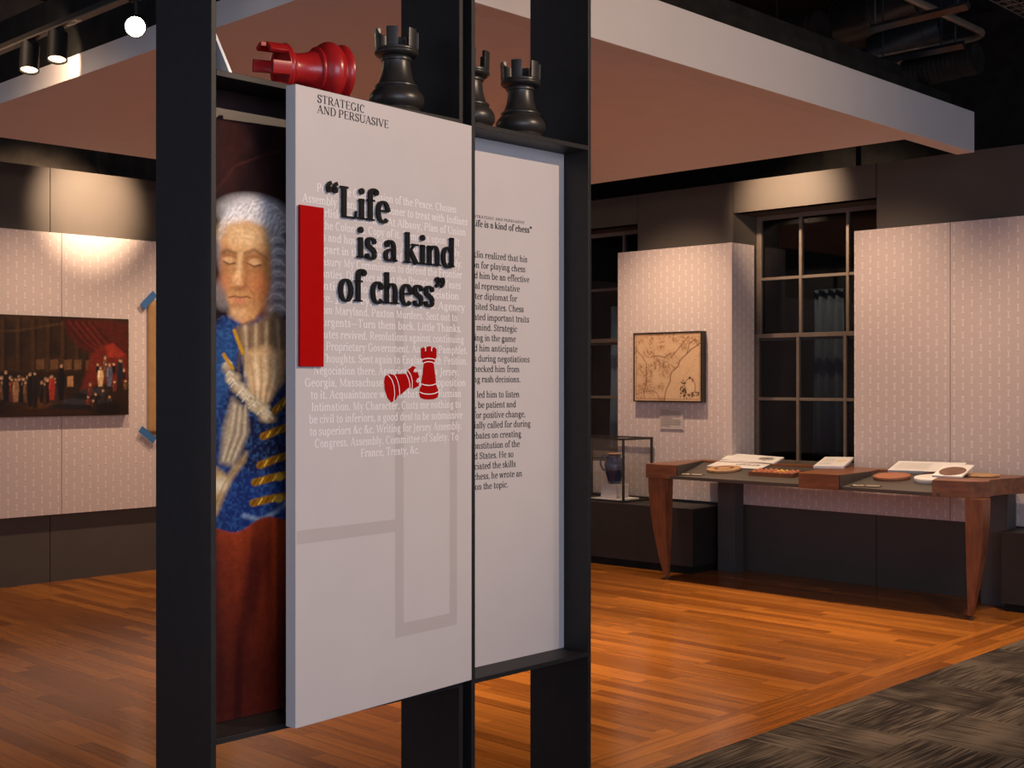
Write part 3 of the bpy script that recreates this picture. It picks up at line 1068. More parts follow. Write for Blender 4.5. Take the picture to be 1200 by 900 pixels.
# rook emblem (printed)
EM = [('upright red printed rook',
       [(595, 95), (622, 76), (640, 80), (655, 100), (648, 128), (668, 130), (668, 68), (730, 65), (730, 130), (748, 128), (742, 100), (755, 80), (775, 75), (803, 100), (803, 210), (780, 245), (778, 275), (765, 290), (798, 545), (795, 575), (822, 630),
        (828, 690), (815, 740), (770, 762), (700, 768), (630, 762), (585, 740), (572, 690), (578, 630), (605, 575), (600, 545), (635, 290), (617, 275), (618, 245), (595, 210)],
       [[(612, 240), (655, 228), (700, 224), (745, 228), (785, 240)], [(630, 286), (665, 272), (700, 268), (735, 272), (768, 285)], [(606, 560), (650, 576), (700, 581), (750, 576), (797, 558)], [(578, 668), (630, 690), (700, 698), (770, 690), (826, 665)]]),
      ('fallen red printed rook',
       [(190, 430), (250, 445), (262, 430), (402, 428), (430, 368), (490, 322), (535, 345), (505, 372), (500, 400), (528, 412), (552, 395), (575, 470), (545, 495), (530, 528), (555, 552), (578, 530), (565, 590), (490, 630), (440, 605), (320, 715), (296, 708),
        (270, 765), (205, 805), (150, 740), (118, 630), (108, 530), (125, 455), (155, 434)],
       [[(160, 440), (210, 500), (240, 590), (250, 690), (238, 785)], [(250, 440), (285, 510), (308, 600), (318, 718)], [(402, 425), (432, 490), (447, 550), (452, 612)], [(422, 382), (460, 440), (482, 520), (480, 628)]])]
for name, outline, arcs in EM:
    mb, mw = MB(), MB()
    q = [qsz(440 + x * 0.0889, 400 + y * 0.0889) for x, y in outline]
    mb.add([pq(a, b, 0.0010) for a, b in q], [tuple(range(len(q)))])
    o = mb.build('rook_emblem', M['red_ink'], qp)
    o['label'] = name
    for arc in arcs:
        q = [qsz(440 + x * 0.0889, 400 + y * 0.0889) for x, y in arc]
        for (a, b), (c, e) in zip(stroke_poly(q, 0.0028, 0.0028, 't'), stroke_poly(q, 0.0028, 0.0028, 't')[1:]):
            mw.add([pq(*v, 0.0013) for v in (a, b, e, c)], [(0, 1, 2, 3)])
    mw.build('emblem_lines', M['white_ink'], o)

# ------------------------------------------------------------------ text panel in the right bay
VT = 3.030
tp = thing('text_panel', 'pale panel with small black paragraphs set back in the right bay of the frame', 'display panel', (3.117, VT, 0.5475))
mb = MB()
mb.box(2.8385, 3.3945, VT, VT + 0.03, 0.5475, SH - 0.0165)
mb.build('board', M['panel'], tp)


def pt(s, z, d=0.0):
    return Vector((s, VT - d, z))


TX = [('Franklin realized that his', 617.7), ('passion for playing chess', 615.6), ('helped him be an effective', 620.3), ('colonial representative', 609), ('and later diplomat for', 606),
      ('the United States. Chess', 613.7), ('cultivated important traits', 620), ('in his mind. Strategic', 606), ('thinking in the game', 604.4), ('helped him anticipate', 606.5), ('moves during negotiations', 620.6),
      ('and checked him from', 608.8), ('making rash decisions.', 610),
      ('Chess also led him to listen', 608.8), ('to others, be patient and', 604.8), ('hope for positive change,', 615.7), ('especially called for during', 621.7), ('the debates on creating', 610.8),
      ('the Constitution of the', 609), ('United States. He so', 601.8), ('appreciated the skills', 604.3), ('of chess, he wrote an', 612), ('essay on the topic.', 595.5)]
za, zb = atv(617, 307.5, VT).z, atv(610, 448, VT).z
zc, zd = atv(608, 465.5, VT).z, atv(595, 571, VT).z
size = (za - zb) / 12 * 0.90
XS = (atv(617.7, 400, VT).x - atv(568.3, 400, VT).x) / (text_width('realized that his') * size)
mb = MB()
for i, (t, rx) in enumerate(TX):
    z = za + (zb - za) * i / 12 if i < 13 else zc + (zd - zc) * (i - 13) / 9
    xr = atv(rx, 400, VT).x
    w = text_width(t) * size * XS
    lay_text(mb, t, xr - w, z, size, pt, 100, 46, 5, XS, base=0.0004)
o = mb.build('paragraph_lettering', M['black_ink'], tp)
mb = MB()
za_ = atv(590, 260, VT).z
xr = atv(614.8, 262, VT).x
sz = size * 0.42
hx = (xr - atv(558, 260, VT).x) / (text_width('TRATEGIC AND PERSUASIVE', 60) * sz)
w = text_width('STRATEGIC AND PERSUASIVE', 60) * sz * hx
lay_text(mb, 'STRATEGIC AND PERSUASIVE', xr - w, za_ + 0.002, sz, pt, 110, 60, 5, hx, track=60, base=0.0004)
xr = atv(623.5, 268, VT).x
t = '\u201cLife is a kind of chess\u201d'
w = text_width(t) * size * XS * 1.02
lay_text(mb, t, xr - w, atv(600, 270.5, VT).z, size, pt, 125, 52, 5, XS * 1.02, base=0.0004)
mb.build('heading_lettering', M['black_ink'], tp)

# ------------------------------------------------------------------ portrait board in the left bay
VP = 3.05
pb = thing('portrait_board', 'painted portrait of a white-haired gentleman in blue coat, set in the left bay', 'picture', (2.32, VP, 0.5475))
mb = MB()
mb.box(1.8755, 2.7675, VP + 0.002, VP + 0.03, 0.5475, SH - 0.0165)
mb.build('board', M['frame'], pb)
# painting coordinates: x in photo-like units (0.00289 m), y likewise (0.00243 m)
ux = lambda x: 1.96 + (x - 253) * 0.00289
zy = lambda y: EYE + (448 - y) * 0.00243
X0, X1 = 253 + (1.876 - 1.96) / 0.00289, 253 + (2.767 - 1.96) / 0.00289
Y0, Y1 = 448 - (SH - 0.018 - EYE) / 0.00243, 448 - (0.549 - EYE) / 0.00243
P = Paint(X0, X1, Y0, Y1, 430, 840, (28, 14, 16), 3)
n1, n2, n3 = P.noise(14, 26), P.noise(50, 110), P.noise(120, 260)
P.put(np.clip(n1 * 1.4 - 0.5, 0, 1) * (P.Y < 240), (52, 26, 20), 0.8)
P.put((P.Y > 150) * (P.X < 318) * np.clip(n1 * 2 - 0.8, 0, 1) * (P.Y < 215), (48, 24, 34), 0.7)
P.ell(258, 175, 26, 46, (58, 28, 22), 0.4, 0.55)
P.line([(253, 228), (275, 196), (310, 178), (330, 170)], 2.0, (74, 36, 34), 1.2, 0.6)
# coat
P.poly([(X0, 640), (X0, 420), (240, 392), (262, 372), (300, 366), (345, 372), (400, 420), (430, 520), (440, 640), (330, 624), (290, 628)], (28, 50, 104), 3)
P.poly([(268, 430), (300, 405), (345, 400), (345, 560), (300, 560), (262, 540)], (22, 26, 58), 6, 0.85)
P.ell(258, 430, 14, 42, (46, 92, 150), 0.5, 0.6, 15)
P.ell(305, 590, 44, 36, (26, 48, 112), 0.4, 0.9, -15)
P.put(np.clip(n3 * 1.6 - 0.6, 0, 1) * (P.Y > 370) * (P.Y < 625) * (P.c[..., 2] > P.c[..., 0] * 1.6), (70, 120, 180), 0.35)
P.line([(285, 604), (305, 611), (325, 602), (350, 580)], 5, (130, 156, 190), 2.0, 0.75)
P.line([(330, 600), (332, 560), (328, 480)], 2, (14, 18, 44), 2, 0.6)
# hair masses and face, generic old gentleman looking down
P.ell(297, 292, 42, 60, (150, 150, 156), 0.10)
P.ell(322, 322, 22, 46, (172, 172, 178), 0.2)
P.ell(262, 346, 12, 18, (126, 120, 120), 0.25, 0.9)
P.ell(298, 250, 37, 20, (216, 216, 222), 0.35, 0.95)
for i in range(46):
    a = i / 46
    x = 262 + 70 * a
    y = 266 - 30 * math.sin(a * 2.5 + 0.25)
    for k in range(3):
        yy = y + k * 7 + P.rng.uniform(-3, 3)
        P.line([(x - 5, yy + 8), (x - 1, yy + 1), (x + 6, yy - 2), (x + 11, yy + 3)], 1.5, (246, 246, 250) if (i + k) % 3 else (150, 150, 160), 0.9, 0.5)
for i in range(7):
    y = 280 + i * 13.5
    cx_ = 325 + 2 * math.sin(i * 2.1)
    P.ell(cx_, y, 10, 7.5, (196, 196, 202), 0.35, 0.9)
    P.ell(cx_ + 2, y + 3.5, 8, 3.2, (112, 108, 114), 0.6, 0.7)
    P.line([(cx_ - 9, y + 1), (cx_ - 4, y - 5), (cx_ + 4, y - 5), (cx_ + 9, y)], 2.2, (244, 244, 248), 1.0, 0.8)
    P.line([(cx_ - 7, y + 4), (cx_ - 2, y), (cx_ + 4, y)], 1.4, (230, 230, 236), 0.8, 0.6)
P.poly([(259, 284), (266, 266), (288, 259), (310, 264), (317, 288), (318, 326), (311, 352), (298, 374), (284, 381), (273, 373), (265, 350), (259, 318)], (198, 146, 94), 3.0)
P.ell(286, 276, 24, 14, (236, 202, 154), 0.7, 0.85)
P.ell(308, 338, 10, 34, (150, 90, 52), 0.8, 0.75, -8)
P.ell(262, 312, 5, 30, (160, 104, 66), 0.8, 0.6)
P.ell(268, 304, 9, 6, (128, 82, 50), 0.6, 0.7)
P.ell(297, 304, 12, 7, (132, 84, 50), 0.6, 0.7)
for pts in (((259, 300), (266, 295), (275, 298)), ((286, 297), (297, 292), (311, 300))):
    P.line(list(pts), 3.4, (118, 88, 62), 1.6, 0.8)
P.ell(268, 306.5, 6.5, 3.8, (222, 174, 124), 0.4, 0.9)
P.ell(297, 306.5, 8, 4.2, (224, 178, 128), 0.4, 0.9)
P.line([(262, 308.5), (268, 311.2), (274.5, 309.5)], 1.5, (70, 42, 28), 0.7, 0.9)
P.line([(289, 308.5), (297, 311.6), (305, 309)], 1.6, (70, 42, 28), 0.7, 0.9)
P.line([(263, 316), (269, 318.5), (275, 316)], 1.6, (168, 112, 74), 1.2, 0.6)
P.line([(290, 316.5), (298, 319), (306, 315.5)], 1.8, (164, 108, 70), 1.2, 0.6)
P.line([(287, 304), (288, 322), (285, 333)], 6, (156, 98, 60), 3.0, 0.6)
P.line([(281, 299), (279, 318), (276, 330)], 4.5, (240, 200, 150), 2.2, 0.85)
P.ell(277, 330, 7, 5.5, (230, 176, 126), 0.5, 0.9)
P.ell(280, 338.5, 8, 3, (138, 82, 52), 0.6, 0.7)
P.line([(285, 330), (287.5, 334), (284, 337.5)], 1.6, (150, 88, 56), 0.9, 0.8)
P.ell(265, 331, 7, 8, (208, 126, 86), 0.8, 0.5)
P.ell(300, 333, 11, 11, (204, 124, 78), 0.8, 0.55)
P.line([(290, 336), (297, 346), (297, 356)], 2.2, (150, 94, 60), 1.6, 0.55)
P.line([(268, 349.5), (275, 347.8), (281, 349), (288, 347.6), (293, 349)], 1.7, (122, 62, 48), 0.8, 0.9)
P.ell(279.5, 353.2, 8, 2.8, (208, 128, 102), 0.5, 0.85)
P.ell(279, 359, 7.5, 2.2, (156, 100, 66), 0.7, 0.7)
P.ell(279, 367.5, 9, 6.5, (230, 182, 132), 0.7, 0.85)
P.line([(284, 381), (300, 374), (314, 352)], 3, (120, 74, 46), 2.0, 0.6)
for k in range(3):
    P.line([(270, 270 + k * 6), (286, 267 + k * 6), (304, 271 + k * 6)], 1.0, (206, 160, 112), 0.9, 0.5)
# neckcloth and lace in cream and tan
P.poly([(276, 384), (300, 378), (322, 362), (334, 374), (336, 430), (306, 452), (286, 436)], (142, 116, 88), 3.0)
for i in range(9):
    x = 280 + i * 6.4
    P.line([(x, 384 - i * 1.4), (x + 2 * math.sin(i * 2.0), 410), (x - 2 + 3 * math.sin(i), 440)], 3.0, (214, 190, 154) if i % 2 else (112, 88, 64), 1.8, 0.7)
P.poly([(288, 412), (312, 404), (332, 410), (332, 446), (312, 474), (292, 470)], (204, 168, 122), 4)
P.ell(306, 440, 13, 24, (232, 204, 160), 0.7, 0.85, 12)
for i in range(6):
    P.line([(292 + i * 6, 416), (296 + i * 5, 442), (298 + i * 3, 470)], 2.2, (244, 222, 184) if i % 2 else (166, 126, 86), 1.5, 0.65)
for i in range(26):
    a = i / 25
    x, y = 264 + 52 * a + P.rng.uniform(-3, 3), 428 + 62 * a ** 0.7 + P.rng.uniform(-5, 5)
    P.ell(x, y, P.rng.uniform(4, 7), P.rng.uniform(3, 6), ((226, 210, 176), (170, 150, 118), (196, 178, 144))[i % 3], 0.6, 0.85, P.rng.uniform(-40, 40))
for i in range(16):
    a = i / 15
    x, y = 264 + 52 * a + P.rng.uniform(-4, 4), 428 + 62 * a ** 0.7 + P.rng.uniform(-5, 5)
    P.line([(x - 4, y + 2), (x, y - 3), (x + 4, y + 1)], 1.2, (246, 236, 208), 0.9, 0.7)
P.poly([(272, 466), (288, 482), (290, 506), (274, 546), (258, 540), (262, 500)], (178, 160, 130), 4, 0.9)
for i in range(5):
    P.line([(275 + i * 3, 476), (270 + i * 4, 508), (261 + i * 3, 538)], 2.2, (118, 98, 76) if i % 2 else (214, 200, 172), 1.4, 0.6)
P.poly([(X0, 520), (252, 545), (266, 556), (288, 530), (286, 540), (270, 562), (262, 580), (254, 600), (X0, 615)], (190, 160, 110), 3.5)
P.ell(256, 566, 9, 7, (240, 226, 192), 0.7, 0.9, -20)
P.line([(252, 590), (262, 566), (282, 540)], 2.0, (128, 98, 62), 1.4, 0.6)
# gold bands
for (xa, ya, xb, yb) in ((322, 482, 345, 462), (308, 512, 345, 500), (304, 546, 345, 534), (298, 566, 345, 558), (296, 590, 345, 584)):
    P.line([(xa, ya), ((xa + xb) / 2, (ya + yb) / 2 - 1), (xb, yb)], 9, (150, 104, 22), 1.0)
    for i in range(7):
        t = i / 6
        x, y = xa + (xb - xa) * t, ya + (yb - ya) * t
        P.line([(x - 2, y + 3), (x + 2, y - 3)], 1.6, (244, 206, 84) if i % 2 else (96, 62, 14), 0.6, 0.9)
P.ell(327, 561, 5, 5, (228, 184, 62), 0.3)
P.ell(327, 587, 5, 5, (224, 178, 58), 0.3)
P.line([(274, 388), (279, 402), (284, 414)], 4, (196, 148, 36), 0.8)
P.line([(262, 416), (268, 426), (272, 432)], 4, (190, 142, 34), 0.8)
# red-brown cloth below
edge = 614 + 9 * np.sin((P.X - 250) / 14.0) * np.exp(-((P.X - 290) / 45.0) ** 2)
P.put((P.Y - edge) / 3, (86, 28, 18))
below = P.Y > edge
P.put(below * np.clip((660 - P.Y) / 70, 0, 1), (150, 58, 26), 0.85)
xr = P.X + (P.Y - 620) * 0.10
fold = 0.55 * P.noise(34, 4) + 0.45 * (0.5 + 0.5 * np.sin(xr / 6.5 + 5.0 * P.noise(9, 3)))
P.put(below * np.clip((P.Y - 660) / 120, 0, 1), (56, 16, 13), 0.75)
P.put(below * np.clip(fold * 1.3 - 0.35, 0, 1) * np.clip((800 - P.Y) / 170, 0.12, 1), (176, 70, 32), 0.55)
P.put(below * np.clip(0.55 - fold, 0, 1), (36, 10, 12), 0.9)
P.c *= (0.85 + 0.3 * n3)[..., None] * (0.9 + 0.2 * n2)[..., None]
canvas('painting', P.c, lambda a, b: (1.876 + (2.767 - 1.876) * a, VP, 0.549 + (SH - 0.018 - 0.549) * b), pb, vcol_mat('portrait_oil_paint', 0.38, 0.4))

# ------------------------------------------------------------------ chess rooks on the shelf


def make_rook(label, material):
    t = thing('chess_rook', label, 'chess piece', (0, 0, 0))
    prof = [(0.0, 0.0), (0.078, 0.0), (0.0825, 0.004), (0.0835, 0.012), (0.081, 0.020), (0.074, 0.026), (0.0725, 0.030), (0.078, 0.034), (0.0855, 0.044), (0.088, 0.058), (0.0865, 0.070), (0.081, 0.082), (0.073, 0.092),
            (0.0655, 0.098), (0.0665, 0.100), (0.069, 0.103), (0.069, 0.107), (0.066, 0.111), (0.060, 0.114), (0.055, 0.125), (0.050, 0.142), (0.0465, 0.162), (0.0445, 0.185), (0.045, 0.190), (0.0495, 0.192), (0.0505, 0.196),
            (0.0495, 0.200), (0.0465, 0.202), (0.048, 0.205), (0.0, 0.205)]
    mb = MB()
    mb.lathe(prof, 56)
    mb.build('body', material, t, smooth=True, angle=35)
    mb = MB()
    mb.lathe([(0.0, 0.2051), (0.050, 0.2051), (0.062, 0.208), (0.0685, 0.213), (0.0705, 0.219), (0.0685, 0.2245), (0.0680, 0.226), (0.0685, 0.232), (0.0570, 0.232), (0.0560, 0.218), (0.0, 0.218)], 56)
    K = 6
    for k in range(K):
        a0 = 2 * math.pi * (k + 0.24) / K
        a1 = 2 * math.pi * (k + 0.76) / K
        n = 8
        ring = [(r * math.cos(a0 + (a1 - a0) * i / n), r * math.sin(a0 + (a1 - a0) * i / n)) for r, rr in ((0.0572, range(n + 1)), (0.0695, range(n, -1, -1))) for i in rr]
        bot = [(x, y, 0.231) for x, y in ring]
        top = [(x * 1.02, y * 1.02, 0.294) for x, y in ring]
        m = len(ring)
        vs = bot + top
        fs = []
        for i in range(m):
            fs.append((i, (i + 1) % m, m + (i + 1) % m, m + i))
        for i in range(n):
            j = 2 * n + 1 - i
            fs.append((m + i, m + i + 1, m + j - 1, m + j))
            fs.append((i, i + 1, j - 1, j))
        mb.add(vs, fs)
    mb.build('battlement', material, t, smooth=True, angle=35, bevel=0.0012)
    return t


def copy_thing(o, label):
    c = o.copy()
    COL.objects.link(c)
    for ch in o.children:
        d = ch.copy()
        COL.objects.link(d)
        d.parent = c
    c['label'] = label
    return c


r1 = make_rook('black chess rook standing next to the fallen red rook above the quote panel', M['black_sat'])
r1['group'] = 'black rooks on the upper shelf'
r1.scale = (1, 1, 0.935)
r1.location = (2.622, 3.050, SH)
r1.rotation_euler = (0, 0, R(8))
r2 = copy_thing(r1, 'black chess rook half hidden behind the upright plate in the right bay')
r2.location = (2.965, 3.075, SH)
r2.rotation_euler = (0, 0, R(20))
r3 = copy_thing(r1, 'black chess rook fully visible in the right bay, above the text panel')
r3.location = (3.190, 3.050, SH)
r3.rotation_euler = (0, 0, R(2))
rr = make_rook('glossy red chess rook lying on its side on the upper shelf', M['red_gloss'])
base, tip = Vector((2.368, 2.998, SH + 0.0885)), Vector((2.092, 3.045, SH + 0.0725))
zax = (tip - base).normalized()
rr.matrix_world = Matrix.Translation(base) @ zax.to_track_quat('Z', 'Y').to_matrix().to_4x4() @ Matrix.Rotation(R(18), 4, 'Z') @ Matrix.Diagonal((1, 1, 0.89, 1))

# leaning white card behind the left upright
t = thing('leaning_card', 'white card leaning against the inside of the leftmost upright, on the upper shelf', 'card', (1.95, 3.08, SH))
mb = MB()
c0, c1 = Vector((1.985, 2.99, SH + 0.001)), Vector((1.879, 2.99, SH + 0.205))
dirv = (c1 - c0)
nn = Vector((dirv.z, 0, -dirv.x)).normalized()
for vv in (0.0,):
    q = [c0, c0 + Vector((0, 0.16, 0)), c1 + Vector((0, 0.16, 0)), c1]
    mb.slab(q, nn, -0.009)
mb.build('card', M['white'], t, bevel=0.0008)
mb = MB()
p = c0 + Vector((-0.028, 0.02, 0.0))
mb.box(p.x - 0.008, p.x + 0.012, p.y, p.y + 0.03, SH + 0.001, SH + 0.022)
o = mb.build('clip', M['black_sat'], t)
o['label'] = 'small black foot clip'

# ================================================================== LEFT WALL ITEMS
pic = thing('wall_painting', 'wide dark painting with red drapery and a crowd, hung on the left wall', 'picture', (4.25, 9.0, 1.25))
px0, px1, pz0, pz1 = 3.50, 5.0, 1.2475, 1.992
mb = MB()
mb.box(px0, px1, 9.002, 9.049, pz0, pz1)
mb.build('stretcher', M['map_frame'], pic, bevel=0.002)
P = Paint(-72, 151, 368, 487, 460, 246, (38, 24, 12), 5)
n1, n2, n3 = P.noise(40, 14), P.noise(110, 60), P.noise(10, 6)
P.put(np.clip(n3 * 1.5 - 0.5, 0, 1) * (P.Y < 435), (66, 42, 20), 0.7)
for x in range(-66, 110, 17):
    P.line([(x, 374), (x, 432)], 3.0, (72, 47, 24), 1.5, 0.7)
    P.line([(x + 4, 372), (x + 4, 432)], 2.0, (20, 12, 6), 1.2, 0.7)
P.line([(-72, 392), (20, 386), (70, 376)], 2.5, (80, 54, 28), 1.2, 0.7)
for x in (40, 56, 72, 84, 98):
    P.poly([(x, 420), (x + 9, 419), (x + 9, 431), (x, 432)], (120, 84, 52), 1.0, 0.6)
P.poly([(72, 372), (100, 370), (150, 372), (150, 418), (118, 400), (104, 412), (90, 404), (76, 388)], (74, 22, 13), 2.5, 0.95)
for i in range(9):
    P.line([(74 + i * 4, 374), (92 + i * 5, 396 + i), (108 + i * 5, 408)], 2.2, (112, 36, 22) if i % 2 else (40, 12, 8), 1.4, 0.7)
P.poly([(104, 412), (124, 398), (148, 412), (150, 446), (112, 450), (92, 458)], (104, 32, 18), 2.5, 0.9)
P.poly([(122, 402), (132, 398), (146, 412), (140, 416), (126, 416)], (150, 48, 30), 1.6, 0.9)
P.poly([(-72, 470), (-72, 452), (60, 462), (110, 470), (150, 487), (-72, 487)], (52, 28, 12), 3, 0.8)
P.poly([(30, 468), (55, 462), (60, 476), (30, 478)], (96, 56, 24), 2, 0.7)
for k, (cx_, cy_, rx_) in enumerate(((88, 476, 34), (96, 470, 28), (102, 464, 22), (108, 458, 16))):
    P.ell(cx_, cy_, rx_, 4.2, (46, 44, 48) if k % 2 else (24, 22, 24), 0.2)
rg = P.rng


def figure(x, y, h, c, w=1.0):
    P.poly([(x - 2.6 * w, y + 2), (x + 2.6 * w, y + 2), (x + 3.6 * w, y + h * 0.45), (x + 2.8 * w, y + h * 0.72), (x + 2.2 * w, y + h), (x - 2.2 * w, y + h), (x - 2.8 * w, y + h * 0.72), (x - 3.6 * w, y + h * 0.45)], c, 0.8)
    P.line([(x - 1.6 * w, y + 3), (x - 2.2 * w, y + h * 0.5)], 0.9, tuple(min(255, int(v * 1.7) + 10) for v in c), 0.6, 0.6)
    P.ell(x, y - 0.6, 1.5, 2.0, (196, 152, 116), 0.35, 0.95)
    P.ell(x + 0.3, y - 2.0, 1.6, 1.2, (120, 104, 92) if rg.random() < 0.5 else (44, 30, 22), 0.4, 0.8)


for i in range(90):
    x = rg.uniform(-72, 150)
    if 62 < x < 100:
        continue
    y = rg.uniform(440, 450) if x < 100 else rg.uniform(416, 472)
    h = rg.uniform(18, 28) if x < 100 else rg.uniform(9, 14)
    figure(x, y, h, [(30, 20, 14), (62, 38, 24), (22, 18, 18), (92, 64, 42), (96, 40, 28), (48, 40, 38)][rg.integers(6)], 0.8)
for (x, y, h, c) in ((33, 438, 38, (18, 15, 15)), (38.5, 437, 40, (26, 20, 18)), (69, 428, 40, (14, 12, 13)), (58, 440, 28, (150, 46, 34)), (116, 430, 22, (196, 162, 120)), (127, 426, 26, (84, 84, 102)), (140, 420, 28, (26, 28, 38)), (17, 444, 26, (140, 104, 72)), (6, 436, 34, (20, 16, 15))):
    figure(x, y, h, c, 1.1)
P.poly([(76, 440), (83, 439), (83, 452), (76, 452)], (186, 134, 92), 0.8, 0.8)
P.ell(125, 482, 20, 12, (14, 9, 7), 0.4, 0.9)
P.ell(-30, 478, 40, 10, (16, 10, 7), 0.5, 0.9)
P.c *= (0.75 + 0.5 * n2)[..., None] * (0.85 + 0.3 * n1)[..., None]
canvas('painting', P.c, lambda a, b: (px0 + 0.003 + (px1 - px0 - 0.006) * a, 9.0, pz0 + 0.003 + (pz1 - pz0 - 0.006) * b), pic, vcol_mat('crowd_oil_paint', 0.4, 0.4))

mb = MB()
n = 24
vs = []
for j in range(n + 1):
    for i in range(n + 1):
        a, b = i / n, j / n
        vs.append((5.185 + 0.75 * a, 9.040 - 0.006 * (1 + math.sin(a * 19 + b * 5) * math.sin(b * 13 + 1)) * (0.2 + 0.8 * min(a, 1 - a, b, 1 - b) * 4), 1.085 + 1.065 * b))
fs = [(j * (n + 1) + i, j * (n + 1) + i + 1, (j + 1) * (n + 1) + i + 1, (j + 1) * (n + 1) + i) for j in range(n) for i in range(n)]
mb.add(vs, fs)
o = mb.build('paper_sheet', M['paper'], smooth=True, angle=180)
s_ = o.modifiers.new('solid', 'SOLIDIFY')
s_.thickness = 0.002
tag(o, 'sheet of brown kraft paper taped to the left wall beside the dark frame', 'paper')


def tape(cu, cz, rot, label):
    mb = MB()
    c, s = math.cos(R(rot)), math.sin(R(rot))
    L, Wd = 0.080, 0.028
    q = [(cu + a * c - b * s, 9.0255 - 0.002, cz + a * s + b * c) for a, b in ((-L, -Wd), (L, -Wd), (L, Wd), (-L, Wd))]
    mb.slab(q, (0, -1, 0), 0.001)
    tag(mb.build('tape_strip', M['tape']), label, 'tape', 'blue tape strips holding the brown paper')


tape(5.185, 2.150, 45, 'blue tape strip across the top left corner of the brown paper')
tape(5.175, 1.085, -38, 'blue tape strip across the bottom left corner of the brown paper')

# ------------------------------------------------------------------ track with spotlights
tr = thing('lighting_track', 'thin black lighting track hung beside the pale canopy, top left', 'track', (2.7, 5.5, 3.11))
mb = MB()
mb.box(2.68, 2.72, 4.2, 8.6, 3.110, 3.14)
mb.build('rail', M['black_sat'], tr)
mb = MB()
mb.box(2.676, 2.680, 4.2, 8.6, 3.106, 3.114)
mb.build('lit_edge_highlight', M['conduit'], tr)  # lighter strip paints the rail edge as lit by the lamps
for v in (4.6, 6.3, 8.0):
    mb = MB()
    mb.tube([(2.7, v, 3.14), (2.7, v, 4.34)], 0.006, 8)
    mb.build('hanger', M['black_sat'], tr)


def track_spot(v, drop, direction, label, lens, watt=0, ang=30, u=2.70, beam=None):
    p = Vector((u, v, 3.11 - drop))
    t = thing('track_spotlight', label, 'spotlight', tuple(p), 'spotlights on the top left track')
    d = Vector(direction).normalized()
    q = d.to_track_quat('Z', 'Y').to_matrix()
    mb = MB()
    mb.lathe([(0.0, -0.055), (0.038, -0.055), (0.043, -0.05), (0.045, 0.085), (0.041, 0.085), (0.040, 0.06), (0.0, 0.06)], 28, tuple(p), q)
    mb.build('lamp_can', M['can_black'], t, smooth=True, angle=35)
    mb = MB()
    mb.lathe([(0.0, 0.068), (0.0385, 0.068), (0.0385, 0.076), (0.0, 0.078)], 28, tuple(p), q)
    mb.build('lens', lens, t, smooth=True)
    mb = MB()
    mb.box(u - 0.012, u + 0.012, v - 0.04, v + 0.04, 3.092, 3.110)
    mb.tube([(u, v, 3.10), tuple(p - d * 0.03)], 0.009, 10)
    mb.build('stem', M['can_black'], t, smooth=True)
    if watt:
        bd = Vector(beam) if beam else d
        sp = p + Vector((0.09, 0.06, 0.02))
        l = spot(tuple(sp), tuple(sp + bd * 2), watt, ang, 0.25, WARM, 0.02)
        l.parent = t
        l.matrix_parent_inverse = Matrix.Translation(-p)
    return t


track_spot(5.78, 0.065, (-0.14, -0.22, -1), 'black can spotlight, left one of the close pair at top left', M['lamp_rim'], 7, 110, beam=(0.2, 0.22, -0.012))
track_spot(5.50, 0.065, (-0.14, -0.22, -1), 'black can spotlight lighting the canopy edge, right one of the close pair', M['lamp_rim'], 0)
track_spot(4.80, 0.12, (-0.62, -1.0, -0.42), 'brightly lit spotlight pointing towards the viewer at top left', M['lamp_lit'], 0)

# ================================================================== CEILING SERVICES, UPPER RIGHT


def duct(p0, p1, r, label, ribs, flex=False):
    p0, p1 = Vector(p0), Vector(p1)
    d = thing('air_duct', label, 'duct', tuple((p0 + p1) / 2))
    mb = MB()
    if flex:
        n = 60
        mb.tube([p0.lerp(p1, i / n) for i in range(n + 1)], [r * (1 + 0.03 * math.sin(i * 1.6) + 0.03 * math.sin(i * 0.37)) for i in range(n + 1)], 28)
    else:
        mb.tube([p0, p1], r, 36)
    mb.build('casing', M['black'] if flex else M['duct'], d, smooth=True, angle=50)
    dv = (p1 - p0).normalized()
    if flex:
        c = p0.lerp(p1, 0.5)
        mb = MB()
        mb.tube([c + Vector((0, 0, r * 0.9)), (c.x, c.y, 4.61)], 0.007, 8)
        mb.build('hanger', M['duct'], d)
    for t in ribs:
        c = p0.lerp(p1, t)
        mb = MB()
        mb.tube([c - dv * 0.012, c + dv * 0.012], r * 1.045, 36)
        mb.build('collar', M['duct'], d, smooth=True, angle=40)
    return d


duct(atz(990, 30, 4.14), atz(1105, -12, 4.14), 0.20, 'large black round duct above the canopy beam, nearer the centre', (0.04, 0.45, 0.9))
duct(atz(1026, 68, 3.66), atz(1106, 34, 3.78), 0.145, 'smaller black round duct above the canopy beam, lower right of the large one', (0.1, 0.28, 0.75))
duct(atz(862, 60, 3.98), atz(962, 38, 3.98), 0.15, 'ribbed flexible black duct above the canopy beam', (), True)
duct(atz(1062, 88, 3.42), atz(1146, 68, 3.44), 0.09, 'wrinkled black flexible duct low above the beam end at right', (), True)

